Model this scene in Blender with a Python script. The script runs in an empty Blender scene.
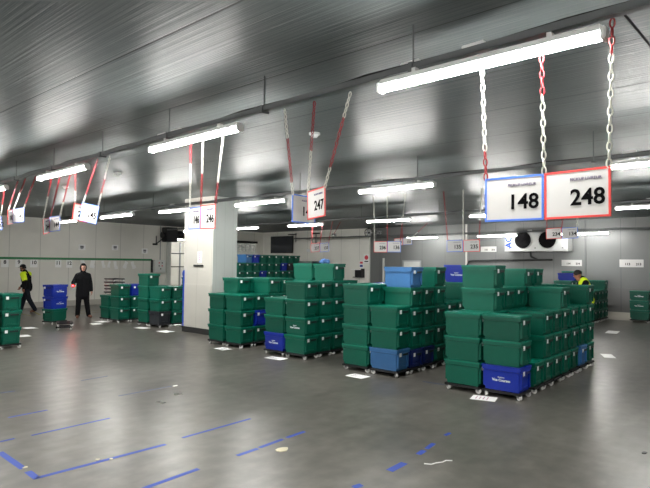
import bpy, bmesh, math, random
from mathutils import Vector, Matrix

random.seed(7)
SC = bpy.context.scene
COL = SC.collection
R = math.radians

# ------------------------------------------------------------------ materials
def srgb(r, g, b):
    def f(c):
        c /= 255.0
        return c / 12.92 if c <= 0.04045 else ((c + 0.055) / 1.055) ** 2.4
    return (f(r), f(g), f(b), 1.0)

MATS = {}
def mat(name, col, rough=0.5, metal=0.0, spec=0.5, emit=None, estr=0.0, alpha=1.0, trans=0.0):
    m = bpy.data.materials.new(name)
    m.use_nodes = True
    b = m.node_tree.nodes['Principled BSDF']
    b.inputs['Base Color'].default_value = col
    b.inputs['Roughness'].default_value = rough
    b.inputs['Metallic'].default_value = metal
    b.inputs['Specular IOR Level'].default_value = spec
    if trans:
        b.inputs['Transmission Weight'].default_value = trans
    if emit:
        b.inputs['Emission Color'].default_value = emit
        b.inputs['Emission Strength'].default_value = estr
    if alpha < 1:
        b.inputs['Alpha'].default_value = alpha
    MATS[name] = m
    return m

def nodes(m):
    nt = m.node_tree
    return nt, nt.nodes, nt.links, nt.nodes['Principled BSDF']

def noise_node(nt, coord, scale, detail=4, mapping=None):
    n = nt.nodes.new('ShaderNodeTexNoise')
    n.inputs['Scale'].default_value = scale
    n.inputs['Detail'].default_value = detail
    if mapping:
        mp = nt.nodes.new('ShaderNodeMapping')
        mp.inputs['Scale'].default_value = mapping
        nt.links.new(coord, mp.inputs['Vector'])
        nt.links.new(mp.outputs['Vector'], n.inputs['Vector'])
    else:
        nt.links.new(coord, n.inputs['Vector'])
    return n

def ramp(nt, src, stops):
    r = nt.nodes.new('ShaderNodeValToRGB')
    els = r.color_ramp.elements
    while len(els) < len(stops):
        els.new(0.5)
    for e, (p, c) in zip(els, stops):
        e.position = p
        e.color = c
    nt.links.new(src, r.inputs['Fac'])
    return r

def plastic(name, col, rough=0.42, var=0.18):
    """moulded plastic with faint scuffing and a slight tone difference between pieces"""
    m = mat(name, col, rough)
    nt, N, L, b = nodes(m)
    tc = N.new('ShaderNodeTexCoord')
    n = noise_node(nt, tc.outputs['Object'], 9, 5)
    oi = N.new('ShaderNodeObjectInfo')
    hsv = N.new('ShaderNodeHueSaturation')
    hsv.inputs['Color'].default_value = col
    ma = N.new('ShaderNodeMath'); ma.operation = 'MULTIPLY_ADD'
    ma.inputs[1].default_value = var * 1.6; ma.inputs[2].default_value = 1 - var
    mb = N.new('ShaderNodeMath'); mb.operation = 'MULTIPLY_ADD'
    mb.inputs[1].default_value = 0.25; mb.inputs[2].default_value = -0.12
    ad = N.new('ShaderNodeMath'); ad.operation = 'ADD'
    L.new(oi.outputs['Random'], ma.inputs[0]); L.new(n.outputs['Fac'], mb.inputs[0])
    L.new(ma.outputs[0], ad.inputs[0]); L.new(mb.outputs[0], ad.inputs[1])
    L.new(ad.outputs[0], hsv.inputs['Value'])
    L.new(hsv.outputs['Color'], b.inputs['Base Color'])
    bp = N.new('ShaderNodeBump'); bp.inputs['Strength'].default_value = 0.12; bp.inputs['Distance'].default_value = 0.004
    L.new(n.outputs['Fac'], bp.inputs['Height']); L.new(bp.outputs['Normal'], b.inputs['Normal'])
    b.inputs['Specular IOR Level'].default_value = 0.35
    return m

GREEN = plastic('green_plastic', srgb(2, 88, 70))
GREENLIT = plastic('lit_green_lid_plastic', srgb(8, 112, 91), 0.32)  # same green made lighter, lamp light on the lid tops put into the colour
BLUE = plastic('royal_blue_plastic', srgb(18, 46, 158))
BLUELID = plastic('royal_blue_lid_plastic', srgb(20, 48, 160), 0.38)
LBLUE = plastic('light_blue_plastic', srgb(56, 106, 158))
LBLUELID = plastic('light_blue_lid_plastic', srgb(60, 110, 162), 0.38)
NAVY = plastic('navy_plastic', srgb(16, 32, 90))
BLACKP = plastic('black_plastic', srgb(38, 42, 48))
DOLLY = plastic('dolly_black_plastic', srgb(30, 30, 32), 0.5)
HOLE = mat('grip_recess_shade', srgb(12, 34, 32), 0.6)
WHEEL = mat('grey_wheel_rubber', srgb(206, 206, 204), 0.45)
CASTM = mat('zinc_caster_metal', srgb(130, 132, 134), 0.35, 0.8)
CARD = mat('white_card', srgb(232, 234, 234), 0.55)
INK = mat('dark_ink', srgb(12, 12, 14), 0.9, spec=0.05)
WINK = mat('white_ink', srgb(215, 225, 230), 0.6)
PINK = mat('purple_grey_ink', srgb(96, 84, 118), 0.8, spec=0.1)
SIGNW = mat('white_sign_board', srgb(198, 197, 195), 0.6, spec=0.15)
BORDB = mat('blue_border', srgb(72, 118, 215), 0.5)
BORDR = mat('red_border', srgb(222, 62, 58), 0.5)
CHW = mat('white_chain_plastic', srgb(205, 205, 196), 0.45)
CHR = mat('red_chain_plastic', srgb(138, 20, 30), 0.45)
RAILM = mat('dull_rail_steel', srgb(92, 95, 96), 0.45, 0.25)
STEEL = mat('galvanised_steel', srgb(150, 153, 154), 0.4, 0.25)
HOUSE = mat('lamp_housing_grey', srgb(205, 206, 205), 0.5)
TUBE = mat('lit_tube_diffuser', (1, 1, 1, 1), 0.4, emit=(1.0, 0.985, 0.95, 1), estr=19.0)
DARK = mat('black_metal', srgb(24, 25, 27), 0.45)
SCREEN = mat('switched_off_screen', srgb(30, 36, 44), 0.16)
TAPE = mat('blue_floor_tape', srgb(38, 70, 165), 0.5, spec=0.3)
TAPEF = mat('faded_blue_floor_tape', srgb(76, 86, 124), 0.5, spec=0.3)
YTAPE = mat('faded_yellow_floor_tape', srgb(138, 132, 76), 0.6)
PAPER = mat('white_paper', srgb(250, 250, 248), 0.65, spec=0.3)
BEIGE = mat('beige_scrap', srgb(215, 208, 180), 0.7)
GREENR = mat('green_rail_plastic', srgb(52, 132, 84), 0.5)
YELV = mat('hi_vis_yellow_fabric', srgb(215, 240, 30), 0.7)
BLACKF = mat('black_fabric', srgb(13, 14, 17), 0.9, spec=0.2)
NAVYF = mat('dark_navy_fabric', srgb(20, 24, 32), 0.9, spec=0.2)
SKIN = mat('skin', srgb(150, 100, 78), 0.55)
SKIN2 = mat('pale_skin', srgb(196, 150, 130), 0.55)
HAIR = mat('dark_hair', srgb(24, 20, 18), 0.8)
BROWN = mat('brown_leather', srgb(96, 62, 46), 0.6)
REDL = mat('red_scanner_light', (1, 0.05, 0.05, 1), 0.4, emit=(1, 0.004, 0.006, 1), estr=26.0)
EVAP = mat('evaporator_white_enamel', srgb(160, 162, 160), 0.4)
FANBLK = mat('matt_black_fan', srgb(9, 9, 10), 0.9, spec=0.1)
LOGOB = mat('blue_logo_ink', srgb(20, 52, 140), 0.7, spec=0.1)
CURT = mat('clear_curtain_plastic', srgb(205, 212, 208), 0.25, alpha=0.55)
CABW = mat('cabinet_white_enamel', srgb(220, 222, 218), 0.45)
REDP = mat('red_print', srgb(215, 70, 84), 0.6)
BLUECL = mat('blue_cloth', srgb(88, 128, 190), 0.85)
GREYB = mat('grey_blue_plastic_bag', srgb(110, 124, 158), 0.4)
BLACKPIPE = mat('black_pipe_insulation', srgb(52, 54, 55), 0.7)
SKIRT = mat('black_skirting', srgb(30, 30, 30), 0.55)

def panel_material(name, col, axis, joint=1.15, rough=0.34, lo=0.93):
    """sandwich-panel wall: faint vertical joints and slightly wavy enamel"""
    m = mat(name, col, rough)
    nt, N, L, b = nodes(m)
    tc = N.new('ShaderNodeTexCoord')
    sx = N.new('ShaderNodeSeparateXYZ'); L.new(tc.outputs['Object'], sx.inputs[0])
    md = N.new('ShaderNodeMath'); md.operation = 'FRACT'
    dv = N.new('ShaderNodeMath'); dv.operation = 'DIVIDE'; dv.inputs[1].default_value = joint
    L.new(sx.outputs[axis], dv.inputs[0]); L.new(dv.outputs[0], md.inputs[0])
    rp = ramp(nt, md.outputs[0], [(0.0, (.62, .62, .62, 1)), (0.012, (.62, .62, .62, 1)), (0.02, (1, 1, 1, 1))])
    n = noise_node(nt, tc.outputs['Object'], 1.3, 5)
    rn = ramp(nt, n.outputs['Fac'], [(0.3, (lo, lo, lo, 1)), (0.7, (1, 1, 1, 1))])
    mx = N.new('ShaderNodeMix'); mx.data_type = 'RGBA'; mx.blend_type = 'MULTIPLY'; mx.inputs['Factor'].default_value = 1
    L.new(rp.outputs['Color'], mx.inputs[6]); L.new(rn.outputs['Color'], mx.inputs[7])
    mx2 = N.new('ShaderNodeMix'); mx2.data_type = 'RGBA'; mx2.blend_type = 'MULTIPLY'; mx2.inputs['Factor'].default_value = 1
    mx2.inputs[6].default_value = col
    L.new(mx.outputs[2], mx2.inputs[7]); L.new(mx2.outputs[2], b.inputs['Base Color'])
    ns = noise_node(nt, tc.outputs['Object'], 0.8, 2)
    bp = N.new('ShaderNodeBump'); bp.inputs['Strength'].default_value = 0.25; bp.inputs['Distance'].default_value = 0.02
    L.new(ns.outputs['Fac'], bp.inputs['Height']); L.new(bp.outputs['Normal'], b.inputs['Normal'])
    return m

WALLX = panel_material('pale_wall_panels', srgb(234, 232, 223), 0)
WALLY = panel_material('pale_wall_panels_end', srgb(240, 239, 231), 1)
WALLG = panel_material('grey_wall_panels', srgb(106, 108, 107), 1, rough=0.36)
COLM = panel_material('column_panels', srgb(188, 186, 178), 1, 0.6)
COLM2 = panel_material('column_side_panels', srgb(196, 202, 198), 0, 0.27)

# ceiling: white-grey ribbed sandwich panels, micro ribs along Y, long joints every 1.15 m
CEIL = mat('ribbed_ceiling_panels', srgb(150, 154, 154), 0.38, spec=0.075)
nt, N, L, b = nodes(CEIL)
tc = N.new('ShaderNodeTexCoord')
sx = N.new('ShaderNodeSeparateXYZ'); L.new(tc.outputs['Object'], sx.inputs[0])
def fract_of(axis, period):
    dv = N.new('ShaderNodeMath'); dv.operation = 'DIVIDE'; dv.inputs[1].default_value = period
    fr = N.new('ShaderNodeMath'); fr.operation = 'FRACT'
    L.new(sx.outputs[axis], dv.inputs[0]); L.new(dv.outputs[0], fr.inputs[0])
    return fr.outputs[0]
rib = ramp(nt, fract_of(0, 0.096), [(0.0, (0, 0, 0, 1)), (0.16, (0, 0, 0, 1)), (0.3, (1, 1, 1, 1)), (0.86, (1, 1, 1, 1)), (1.0, (0, 0, 0, 1))])
jx = ramp(nt, fract_of(0, 1.15), [(0.0, (0, 0, 0, 1)), (0.008, (0, 0, 0, 1)), (0.016, (1, 1, 1, 1))])
jy = ramp(nt, fract_of(1, 6.3), [(0.0, (0, 0, 0, 1)), (0.002, (0, 0, 0, 1)), (0.004, (1, 1, 1, 1))])
fine = noise_node(nt, tc.outputs['Object'], 1.0, 3, (46, 0.5, 1))
broad = noise_node(nt, tc.outputs['Object'], 0.7, 3, (1.6, 0.45, 1))
def madd(a, k, c=None):
    q = N.new('ShaderNodeMath'); q.operation = 'MULTIPLY_ADD'
    L.new(a, q.inputs[0]); q.inputs[1].default_value = k
    if c is None: q.inputs[2].default_value = 0
    else: L.new(c, q.inputs[2])
    return q.outputs[0]
h = madd(rib.outputs['Color'], 0.00045)
h = madd(fine.outputs['Fac'], 0.0040, h)
h = madd(broad.outputs['Fac'], 0.006, h)
h = madd(jx.outputs['Color'], 0.003, h)
h = madd(jy.outputs['Color'], 0.003, h)
bp = N.new('ShaderNodeBump'); bp.inputs['Strength'].default_value = 1.0; bp.inputs['Distance'].default_value = 1.0
L.new(h, bp.inputs['Height']); L.new(bp.outputs['Normal'], b.inputs['Normal'])
st = noise_node(nt, tc.outputs['Object'], 0.9, 5)
cr = ramp(nt, st.outputs['Fac'], [(0.3, srgb(84, 91, 92)), (0.7, srgb(99, 105, 105))])
mj = N.new('ShaderNodeMix'); mj.data_type = 'RGBA'; mj.blend_type = 'MULTIPLY'; mj.inputs['Factor'].default_value = 0.45
L.new(cr.outputs['Color'], mj.inputs[6]); L.new(jx.outputs['Color'], mj.inputs[7])
L.new(mj.outputs[2], b.inputs['Base Color'])

# floor: power-floated concrete with dull sheen
FLOOR = mat('polished_concrete', srgb(140, 138, 134), 0.33)
nt, N, L, b = nodes(FLOOR)
tc = N.new('ShaderNodeTexCoord')
n1 = noise_node(nt, tc.outputs['Object'], 0.55, 6)
n2 = noise_node(nt, tc.outputs['Object'], 5.0, 7)
n3 = noise_node(nt, tc.outputs['Object'], 1.0, 4, (1.2, 5.0, 1))
mixv = N.new('ShaderNodeMix'); mixv.inputs['Factor'].default_value = 0.5
L.new(n1.outputs['Fac'], mixv.inputs[2]); L.new(n2.outputs['Fac'], mixv.inputs[3])
mixw = N.new('ShaderNodeMix'); mixw.inputs['Factor'].default_value = 0.25
L.new(mixv.outputs[0], mixw.inputs[2]); L.new(n3.outputs['Fac'], mixw.inputs[3])
cr = ramp(nt, mixw.outputs[0], [(0.33, srgb(72, 70, 65)), (0.5, srgb(95, 92, 86)), (0.67, srgb(117, 114, 107))])
L.new(cr.outputs['Color'], b.inputs['Base Color'])
rq = N.new('ShaderNodeMath'); rq.operation = 'MULTIPLY_ADD'
rq.inputs[1].default_value = 0.16; rq.inputs[2].default_value = 0.23
L.new(n1.outputs['Fac'], rq.inputs[0]); L.new(rq.outputs[0], b.inputs['Roughness'])
b.inputs['Specular IOR Level'].default_value = 0.4

# ------------------------------------------------------------------ mesh helpers
def box(bm, c, s, rz=0.0, taper=None, bevel=0.0):
    """box centred at c with full sizes s; taper=(tx,ty) scales the bottom face"""
    vs = []
    for dz in (-1, 1):
        for dx, dy in ((-1, -1), (1, -1), (1, 1), (-1, 1)):
            k = taper if (taper and dz < 0) else (1, 1)
            x, y = dx * s[0] / 2 * k[0], dy * s[1] / 2 * k[1]
            if rz:
                x, y = x * math.cos(rz) - y * math.sin(rz), x * math.sin(rz) + y * math.cos(rz)
            vs.append(bm.verts.new((c[0] + x, c[1] + y, c[2] + dz * s[2] / 2)))
    fs = []
    for idx in ((3, 2, 1, 0), (4, 5, 6, 7), (0, 1, 5, 4), (1, 2, 6, 5), (2, 3, 7, 6), (3, 0, 4, 7)):
        fs.append(bm.faces.new([vs[i] for i in idx]))
    if bevel:
        es = set(e for f in fs for e in f.edges)
        bmesh.ops.bevel(bm, geom=list(es), offset=bevel, segments=2, affect='EDGES', clamp_overlap=True)

def cyl(bm, p0, p1, r0, r1=None, seg=12, cap=True):
    r1 = r0 if r1 is None else r1
    p0, p1 = Vector(p0), Vector(p1)
    d = (p1 - p0).normalized()
    a = d.orthogonal().normalized(); c = d.cross(a)
    A, B = [], []
    for i in range(seg):
        t = 2 * math.pi * i / seg
        o = a * math.cos(t) + c * math.sin(t)
        A.append(bm.verts.new(p0 + o * r0)); B.append(bm.verts.new(p1 + o * r1))
    for i in range(seg):
        j = (i + 1) % seg
        bm.faces.new((A[i], A[j], B[j], B[i]))
    if cap:
        bm.faces.new(A[::-1]); bm.faces.new(B)

def tube(bm, pts, r, seg=8):
    for p, q in zip(pts[:-1], pts[1:]):
        cyl(bm, p, q, r, seg=seg)

def poly_prism(bm, pts, z0, z1):
    A = [bm.verts.new((x, y, z0)) for x, y in pts]
    B = [bm.verts.new((x, y, z1)) for x, y in pts]
    n = len(pts)
    for i in range(n):
        j = (i + 1) % n
        bm.faces.new((A[i], A[j], B[j], B[i]))
    bm.faces.new(A[::-1]); bm.faces.new(B)

def mesh(name, build, m, smooth=False):
    bm = bmesh.new()
    build(bm)
    bmesh.ops.recalc_face_normals(bm, faces=bm.faces[:])
    me = bpy.data.meshes.new(name)
    bm.to_mesh(me); bm.free()
    me.materials.append(m)
    if smooth:
        for p in me.polygons: p.use_smooth = True
    return me

def put(name, me, parent=None, loc=(0, 0, 0), rot=None):
    o = bpy.data.objects.new(name, me)
    COL.objects.link(o)
    if parent: o.parent = parent
    o.location = loc
    if rot: o.rotation_euler = rot
    return o

def obj(name, build, m, parent=None, loc=(0, 0, 0), rot=None, smooth=False):
    return put(name, mesh(name, build, m, smooth), parent, loc, rot)

def tag(o, label, cat, group=None, kind=None):
    o['label'] = label; o['category'] = cat
    if group: o['group'] = group
    if kind: o['kind'] = kind
    return o

def thing(name, label, cat, loc=(0, 0, 0), rz=0.0, group=None):
    o = bpy.data.objects.new(name, None)
    COL.objects.link(o)
    o.empty_display_size = 0.1
    o.location = loc; o.rotation_euler = (0, 0, rz)
    return tag(o, label, cat, group)

def struct(name, build, m, label=None):
    o = obj(name, build, m)
    o['kind'] = 'structure'
    if label: o['label'] = label
    return o

def text(name, body, size, m, parent, loc, rot=None, align='CENTER', bold=0.0):
    cu = bpy.data.curves.new(name, 'FONT')
    cu.body = body; cu.size = size
    cu.align_x = align; cu.align_y = 'CENTER'
    cu.extrude = 0.0012; cu.offset = bold
    cu.resolution_u = 3
    tmp = bpy.data.objects.new('tmp', cu); COL.objects.link(tmp)
    me = bpy.data.meshes.new_from_object(tmp.evaluated_get(bpy.context.evaluated_depsgraph_get()))
    bpy.data.objects.remove(tmp); bpy.data.curves.remove(cu)
    me.name = name
    me.materials.clear(); me.materials.append(m)
    o = bpy.data.objects.new(name, me)
    COL.objects.link(o)
    if parent: o.parent = parent
    o.location = loc
    if rot: o.rotation_euler = rot
    return o

# ------------------------------------------------------------------ room shell
CH = 3.6                       # ceiling height
X0, X1, Y0, Y1 = -5.0, 21.5, -5.0, 23.0
struct('floor', lambda bm: box(bm, ((X0 + X1) / 2, (Y0 + 28.2) / 2, -0.1), (X1 - X0 + 0.6, 28.2 - Y0 + 0.4, 0.2)), FLOOR)
struct('ceiling', lambda bm: box(bm, ((X0 + X1) / 2, (Y0 + 28.2) / 2, CH + 0.08), (X1 - X0 + 0.6, 28.2 - Y0 + 0.4, 0.16)), CEIL)
DX0, DX1, DZ = 15.25, 17.75, 3.0          # shutter doorway
SX0, SX1, SZ = 19.35, 20.85, 2.95         # strip-curtain doorway
def left_wall(bm):
    for a, c in ((X0, DX0), (DX1, SX0), (SX1, X1 + 0.2)):
        box(bm, ((a + c) / 2, Y1 + 0.1, CH / 2), (c - a, 0.2, CH))
    box(bm, ((DX0 + DX1) / 2, Y1 + 0.1, (CH + DZ) / 2), (DX1 - DX0, 0.2, CH - DZ))
    box(bm, ((SX0 + SX1) / 2, Y1 + 0.1, (CH + SZ) / 2), (SX1 - SX0, 0.2, CH - SZ))
struct('wall_left', left_wall, WALLX)
struct('wall_far', lambda bm: box(bm, (X1 + 0.05, (15.53 + Y1) / 2, CH / 2), (0.3, Y1 - 15.53, CH)), WALLY)
struct('wall_right', lambda bm: box(bm, (X1 + 0.1, (Y0 + 15.53) / 2, CH / 2), (0.2, 15.53 - Y0, CH)), WALLG)
struct('wall_near', lambda bm: box(bm, ((X0 + X1) / 2, Y0 - 0.1, CH / 2), (X1 - X0, 0.2, CH)), WALLX)
struct('wall_back', lambda bm: box(bm, (X0 - 0.1, (Y0 + Y1) / 2, CH / 2), (0.2, Y1 - Y0, CH)), WALLY)
# the next room behind the two doorways
struct('wall_corridor', lambda bm: (box(bm, (18.0, 28.1, CH / 2), (8.0, 0.2, CH)), box(bm, (14.1, 25.6, CH / 2), (0.2, 4.8, CH)), box(bm, (21.6, 25.6, CH / 2), (0.2, 4.8, CH))), WALLX)
struct('trim_1', lambda bm: (box(bm, (X1 - 0.11, 3.0, 0.06), (0.22, 16.0, 0.12)), box(bm, (X1 - 0.05, 3.0, 0.19), (0.1, 16.0, 0.14))), mat('curb_concrete', srgb(190, 186, 176), 0.7), 'pale concrete kerb along the foot of the grey wall')
struct('trim_2', lambda bm: box(bm, (X1 - 0.012, 3.0, 0.68), (0.024, 16.0, 0.84)), panel_material('kick_panel', srgb(104, 104, 103), 1), 'slightly darker kick panel band low on the grey wall')
struct('baseboard_left', lambda bm: (box(bm, ((X0 + DX0) / 2, Y1 - 0.04, 0.11), (DX0 - X0, 0.08, 0.22)),), mat('pale_kerb', srgb(186, 182, 172), 0.7))
struct('trim_3', lambda bm: box(bm, (X1 - 0.02, 10.5, CH / 2), (0.04, 0.07, CH)), mat('pale_joint_strip', srgb(206, 206, 200), 0.5), 'pale vertical joint strip on the grey wall')
struct('trim_4', lambda bm: box(bm, (X1 - 0.03, 14.73, 1.1), (0.06, 0.08, 2.1)), MATS['pale_joint_strip'], 'short pale post against the grey wall')
struct('trim_5', lambda bm: box(bm, (X1 - 0.015, 5.78, CH / 2), (0.03, 0.05, CH)), mat('dark_joint', srgb(96, 98, 98), 0.5), 'dark vertical panel joint on the grey wall')
d1 = struct('door_1', lambda bm: box(bm, (X1 - 0.02, 13.18, 1.0), (0.05, 0.86, 2.0), bevel=0.006), mat('light_door_enamel', srgb(186, 188, 184), 0.4), 'light grey flush door in the grey wall')
fr = obj('door_frame', lambda bm: (box(bm, (X1 - 0.025, 13.64, 1.02), (0.07, 0.05, 2.06)), box(bm, (X1 - 0.025, 12.72, 1.02), (0.07, 0.05, 2.06)), box(bm, (X1 - 0.025, 13.18, 2.03), (0.07, 0.96, 0.05))), STEEL, d1)
obj('door_handle', lambda bm: cyl(bm, (X1 - 0.09, 12.85, 1.0), (X1 - 0.09, 12.98, 1.0), 0.012), DARK, d1)

# column
cx0, cx1, cy0, cy1 = 8.80, 9.60, 11.36, 12.60
col = struct('pillar', lambda bm: box(bm, ((cx0 + cx1) / 2, (cy0 + cy1) / 2, CH / 2), (cx1 - cx0, cy1 - cy0, CH)), COLM, 'large square pale panelled column')
col.name = 'column'
obj('side_cladding', lambda bm: box(bm, ((cx0 + cx1) / 2, cy0 - 0.006, CH / 2), (cx1 - cx0, 0.012, CH)), COLM2, col)
obj('kick_panel', lambda bm: box(bm, (cx0 - 0.008, (cy0 + cy1) / 2, 0.72), (0.016, cy1 - cy0, 1.14)), COLM, col)
obj('skirting', lambda bm: (box(bm, (cx0 - 0.015, (cy0 + cy1) / 2, 0.07), (0.03, cy1 - cy0 + 0.03, 0.14)), box(bm, ((cx0 + cx1) / 2, cy0 - 0.02, 0.07), (cx1 - cx0, 0.03, 0.14))), SKIRT, col)
obj('corner_tape', lambda bm: (box(bm, (cx0 - 0.02, cy1 - 0.025, 0.9), (0.008, 0.06, 1.5)),), TAPE, col)
sg = tag(obj('notice_sheet', lambda bm: box(bm, (cx0 - 0.004, 11.9, 2.01), (0.006, 0.17, 0.30)), PAPER), 'white notice sheet with pink print taped on the pale column', 'notice')
obj('printed_block', lambda bm: [box(bm, (cx0 - 0.0085, 11.9, 2.11 - 0.055 * i), (0.002, 0.11 - 0.02 * (i % 2), 0.026)) for i in range(4)], mat('pink_print', srgb(206, 150, 178), 0.6), sg)
tag(obj('document_slot', lambda bm: box(bm, (cx0 - 0.02, 11.94, 1.785), (0.04, 0.38, 0.05), bevel=0.005), DARK), 'narrow black holder strip below the notice on the pale column', 'holder')

# ------------------------------------------------------------------ crates and dollies
CW, CL, CHH = 0.40, 0.566, 0.355
_cr = {}
def crate_meshes(color, H):
    k = (color, round(H, 3))
    if k in _cr: return _cr[k]
    mb, ml = {'green': (GREEN, GREENLIT), 'royal blue': (BLUE, BLUELID), 'light blue': (LBLUE, LBLUELID), 'navy': (NAVY, NAVY), 'black': (BLACKP, BLACKP)}[color]
    bh = H - 0.020
    def body(bm):
        # tapered tub, stepped flange, corner columns and end grips
        box(bm, (0, 0, (bh - 0.05) / 2), (CW - 0.034, CL - 0.042, bh - 0.05), taper=(0.95, 0.955), bevel=0.008)
        box(bm, (0, 0, bh - 0.026), (CW - 0.004, CL - 0.004, 0.052), bevel=0.004)
        for sy in (-1, 1):
            for xx in (-0.145, 0.145):
                box(bm, (xx, sy * (CL / 2 - 0.018), (bh - 0.06) / 2 + 0.02), (0.030, 0.040, bh - 0.11), bevel=0.004)
            box(bm, (0, sy * (CL / 2 - 0.008), bh - 0.065), (0.26, 0.034, 0.05), bevel=0.006)
            box(bm, (0, sy * (CL / 2 - 0.019), 0.06), (0.2, 0.012, 0.03))
        for sx in (-1, 1):
            box(bm, (sx * (CW / 2 - 0.012), 0, bh - 0.062), (0.014, CL - 0.07, 0.012))
    def lid(side):
        def f(bm):
            n = 8; pts = []
            x1 = side * (CW / 2 + 0.002); y1 = CL / 2 + 0.005
            pts = [(x1, -y1), (x1, y1)]
            zz = []
            for i in range(n * 2 + 1):
                y = y1 - 2 * y1 * i / (n * 2)
                zz.append((side * 0.002 + (0.018 if i % 2 else -0.018), y))
            poly_prism(bm, pts + zz, bh - 0.004, bh + 0.012)
            box(bm, (side * (CW / 2 - 0.02), 0, bh + 0.016), (0.04, CL + 0.002, 0.008))
            for sy in (-1, 1):
                box(bm, (side * CW / 4, sy * (CL / 2 - 0.02), bh + 0.016), (CW / 2 - 0.05, 0.035, 0.008))
        return f
    def card(bm):
        box(bm, (-0.105, -CL / 2 - 0.010, bh - 0.066), (0.056, 0.004, 0.062))
    def grip(bm):
        box(bm, (0.045, -CL / 2 - 0.010, bh - 0.068), (0.165, 0.004, 0.034), bevel=0.001)  # thin plate coloured dark for the shade inside the grip recess
    r = (mesh('crate_body', body, mb), mesh('lid_flap', lid(-1), ml), mesh('lid_flap', lid(1), ml), mesh('label_card', card, CARD), mesh('grip_shade', grip, HOLE if color != 'royal blue' else mat('blue_grip_shade_%d' % len(_cr), srgb(16, 26, 90), 0.6)))
    _cr[k] = r
    return r

def crate(label, loc, rz=0.0, color='green', H=CHH, group=None, card=True, letter=False, face=-1):
    t = thing('lidded_crate', label, 'crate', loc, rz, group)
    b, l1, l2, c, g = crate_meshes(color, H)
    put('body', b, t); put('lid_flap', l1, t); put('lid_flap', l2, t)
    put('grip_shade', g, t)
    if card: put('label_card', c, t)
    if letter:
        rot = (R(90), 0, R(90) * face)
        k = H / 0.34
        text('printed_lettering', 'livraison', 0.028, WINK, t, (face * (CW / 2 - 0.004), 0.0, 0.185 * k), rot, bold=0.0006)
        text('printed_lettering', 'Vos Courses', 0.050, WINK, t, (face * (CW / 2 - 0.005), 0.0, 0.145 * k), rot, bold=0.002)
    return t

DH = 0.098
def dolly_mesh():
    def deck(bm):
        for sx in (-1, 1):
            box(bm, (sx * (CW / 2 - 0.03), 0, DH - 0.018), (0.06, CL, 0.036), bevel=0.006)
        for y in (-CL / 2 + 0.03, 0, CL / 2 - 0.03):
            box(bm, (0, y, DH - 0.018), (CW - 0.02, 0.06, 0.030), bevel=0.004)
        for sx in (-1, 1):
            for sy in (-1, 1):
                box(bm, (sx * (CW / 2 - 0.05), sy * (CL / 2 - 0.05), DH - 0.019), (0.09, 0.09, 0.030))
    def fork(bm):
        box(bm, (0, 0, 0.0685), (0.05, 0.05, 0.008))
        box(bm, (0.019, -0.006, 0.05), (0.004, 0.034, 0.034))
        box(bm, (-0.019, -0.006, 0.05), (0.004, 0.034, 0.034))
    def wheel(bm):
        cyl(bm, (-0.015, -0.014, 0.040), (0.015, -0.014, 0.040), 0.040, seg=18)
    return mesh('dolly_deck', deck, DOLLY), mesh('caster_fork', fork, CASTM), mesh('caster_wheel', wheel, WHEEL)
DM = dolly_mesh()
def dolly(label, loc, rz=0.0, group=None):
    t = thing('wheeled_dolly', label, 'dolly', loc, rz, group)
    put('deck', DM[0], t)
    for sx in (-1, 1):
        for sy in (-1, 1):
            c = put('caster', DM[1], t, (sx * (CW / 2 - 0.04), sy * (CL / 2 - 0.045), 0), (0, 0, random.uniform(-1.3, 1.3)))
            put('wheel', DM[2], c)
    return t

ORD = ['lowest', 'second', 'third', 'fourth', 'fifth', 'sixth', 'seventh']
NTH = ['front', 'second', 'third', 'fourth', 'fifth', 'sixth', 'seventh', 'eighth', 'ninth']
def stack(x, y, levels, where, group, rz=0.0, letters=(), nocard=(), face=-1):
    """levels: list of (colour, height); x,y = centre of the stack; `where` finishes every label"""
    dolly('black wheeled dolly under the ' + where, (x, y, 0), rz, 'dollies under ' + group)
    z = DH
    for i, lv in enumerate(levels):
        c, H = lv if isinstance(lv, tuple) else (lv, CHH)
        lab = '%s lidded crate %s in the %s' % (c.replace('royal ', ''), ('topmost' if i == len(levels) - 1 and i > 1 else ORD[i]), where)
        jx, jy, jr = (random.uniform(-.002, .002), random.uniform(-.006, .006), random.uniform(-.003, .003))
        crate(lab, (x + jx, y + jy, z), rz + jr, c, H, 'crates of ' + group, i not in nocard, i in letters, face)
        z += H
    return z

G = 'green'; B = 'royal blue'; LB = 'light blue'; NV = ('navy', 0.31); LO3 = ('green', 0.31); K = 'black'
LO = ('green', 0.30); LW = ('green', 0.32)
def block(fronts, ys, plan, name, group, rownames=('right row', 'left row'), letters={}, dy=None):
    for r_, (yc, rows) in enumerate(zip(ys, plan)):
        for i, lv in enumerate(rows):
            if lv is None: continue
            if isinstance(lv, int): lv = [G] * lv
            w = '%s stack of %s, %s' % (NTH[i], rownames[r_], name)
            yy = yc + (dy(i) if dy else 0)
            stack(fronts[i] + CW / 2, yy, lv, w, group, letters=letters.get((r_, i), ()))

# nearest block (right-hand one): aisle-side row and inner row
fx = [7.53, 8.08, 8.49, 8.92, 9.36, 9.84, 10.34, 10.82]
block(fx, (2.87 + CL / 2, 3.475 + CL / 2),
      ([[B, G, G], 1, 3, 3, 4, [G, G, G], [LB, G, G], 4],
       [3, 5, 4, 4, [G, G, G, G, LO], [G, G, G, G, LO], 4, 4]),
      'nearest block', 'the nearest block', letters={(0, 0): (0,)})
# middle block
fm = [7.66, 8.08, 8.50, 8.92, 9.35, 9.80, 10.28]
block(fm, (4.97 + CL / 2, 5.575 + CL / 2),
      ([[LB, G, G], [NV, G, G, G, LB], [NV, G, G, G], [LO3, G, G, G, G], 3, 3, [G, G, G, G, B]],
       [4, [G, G, G, G], [G, G, G, B], 4, 3, 3, 4]),
      'middle block', 'the middle block', letters={(0, 6): (4,)})
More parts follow.
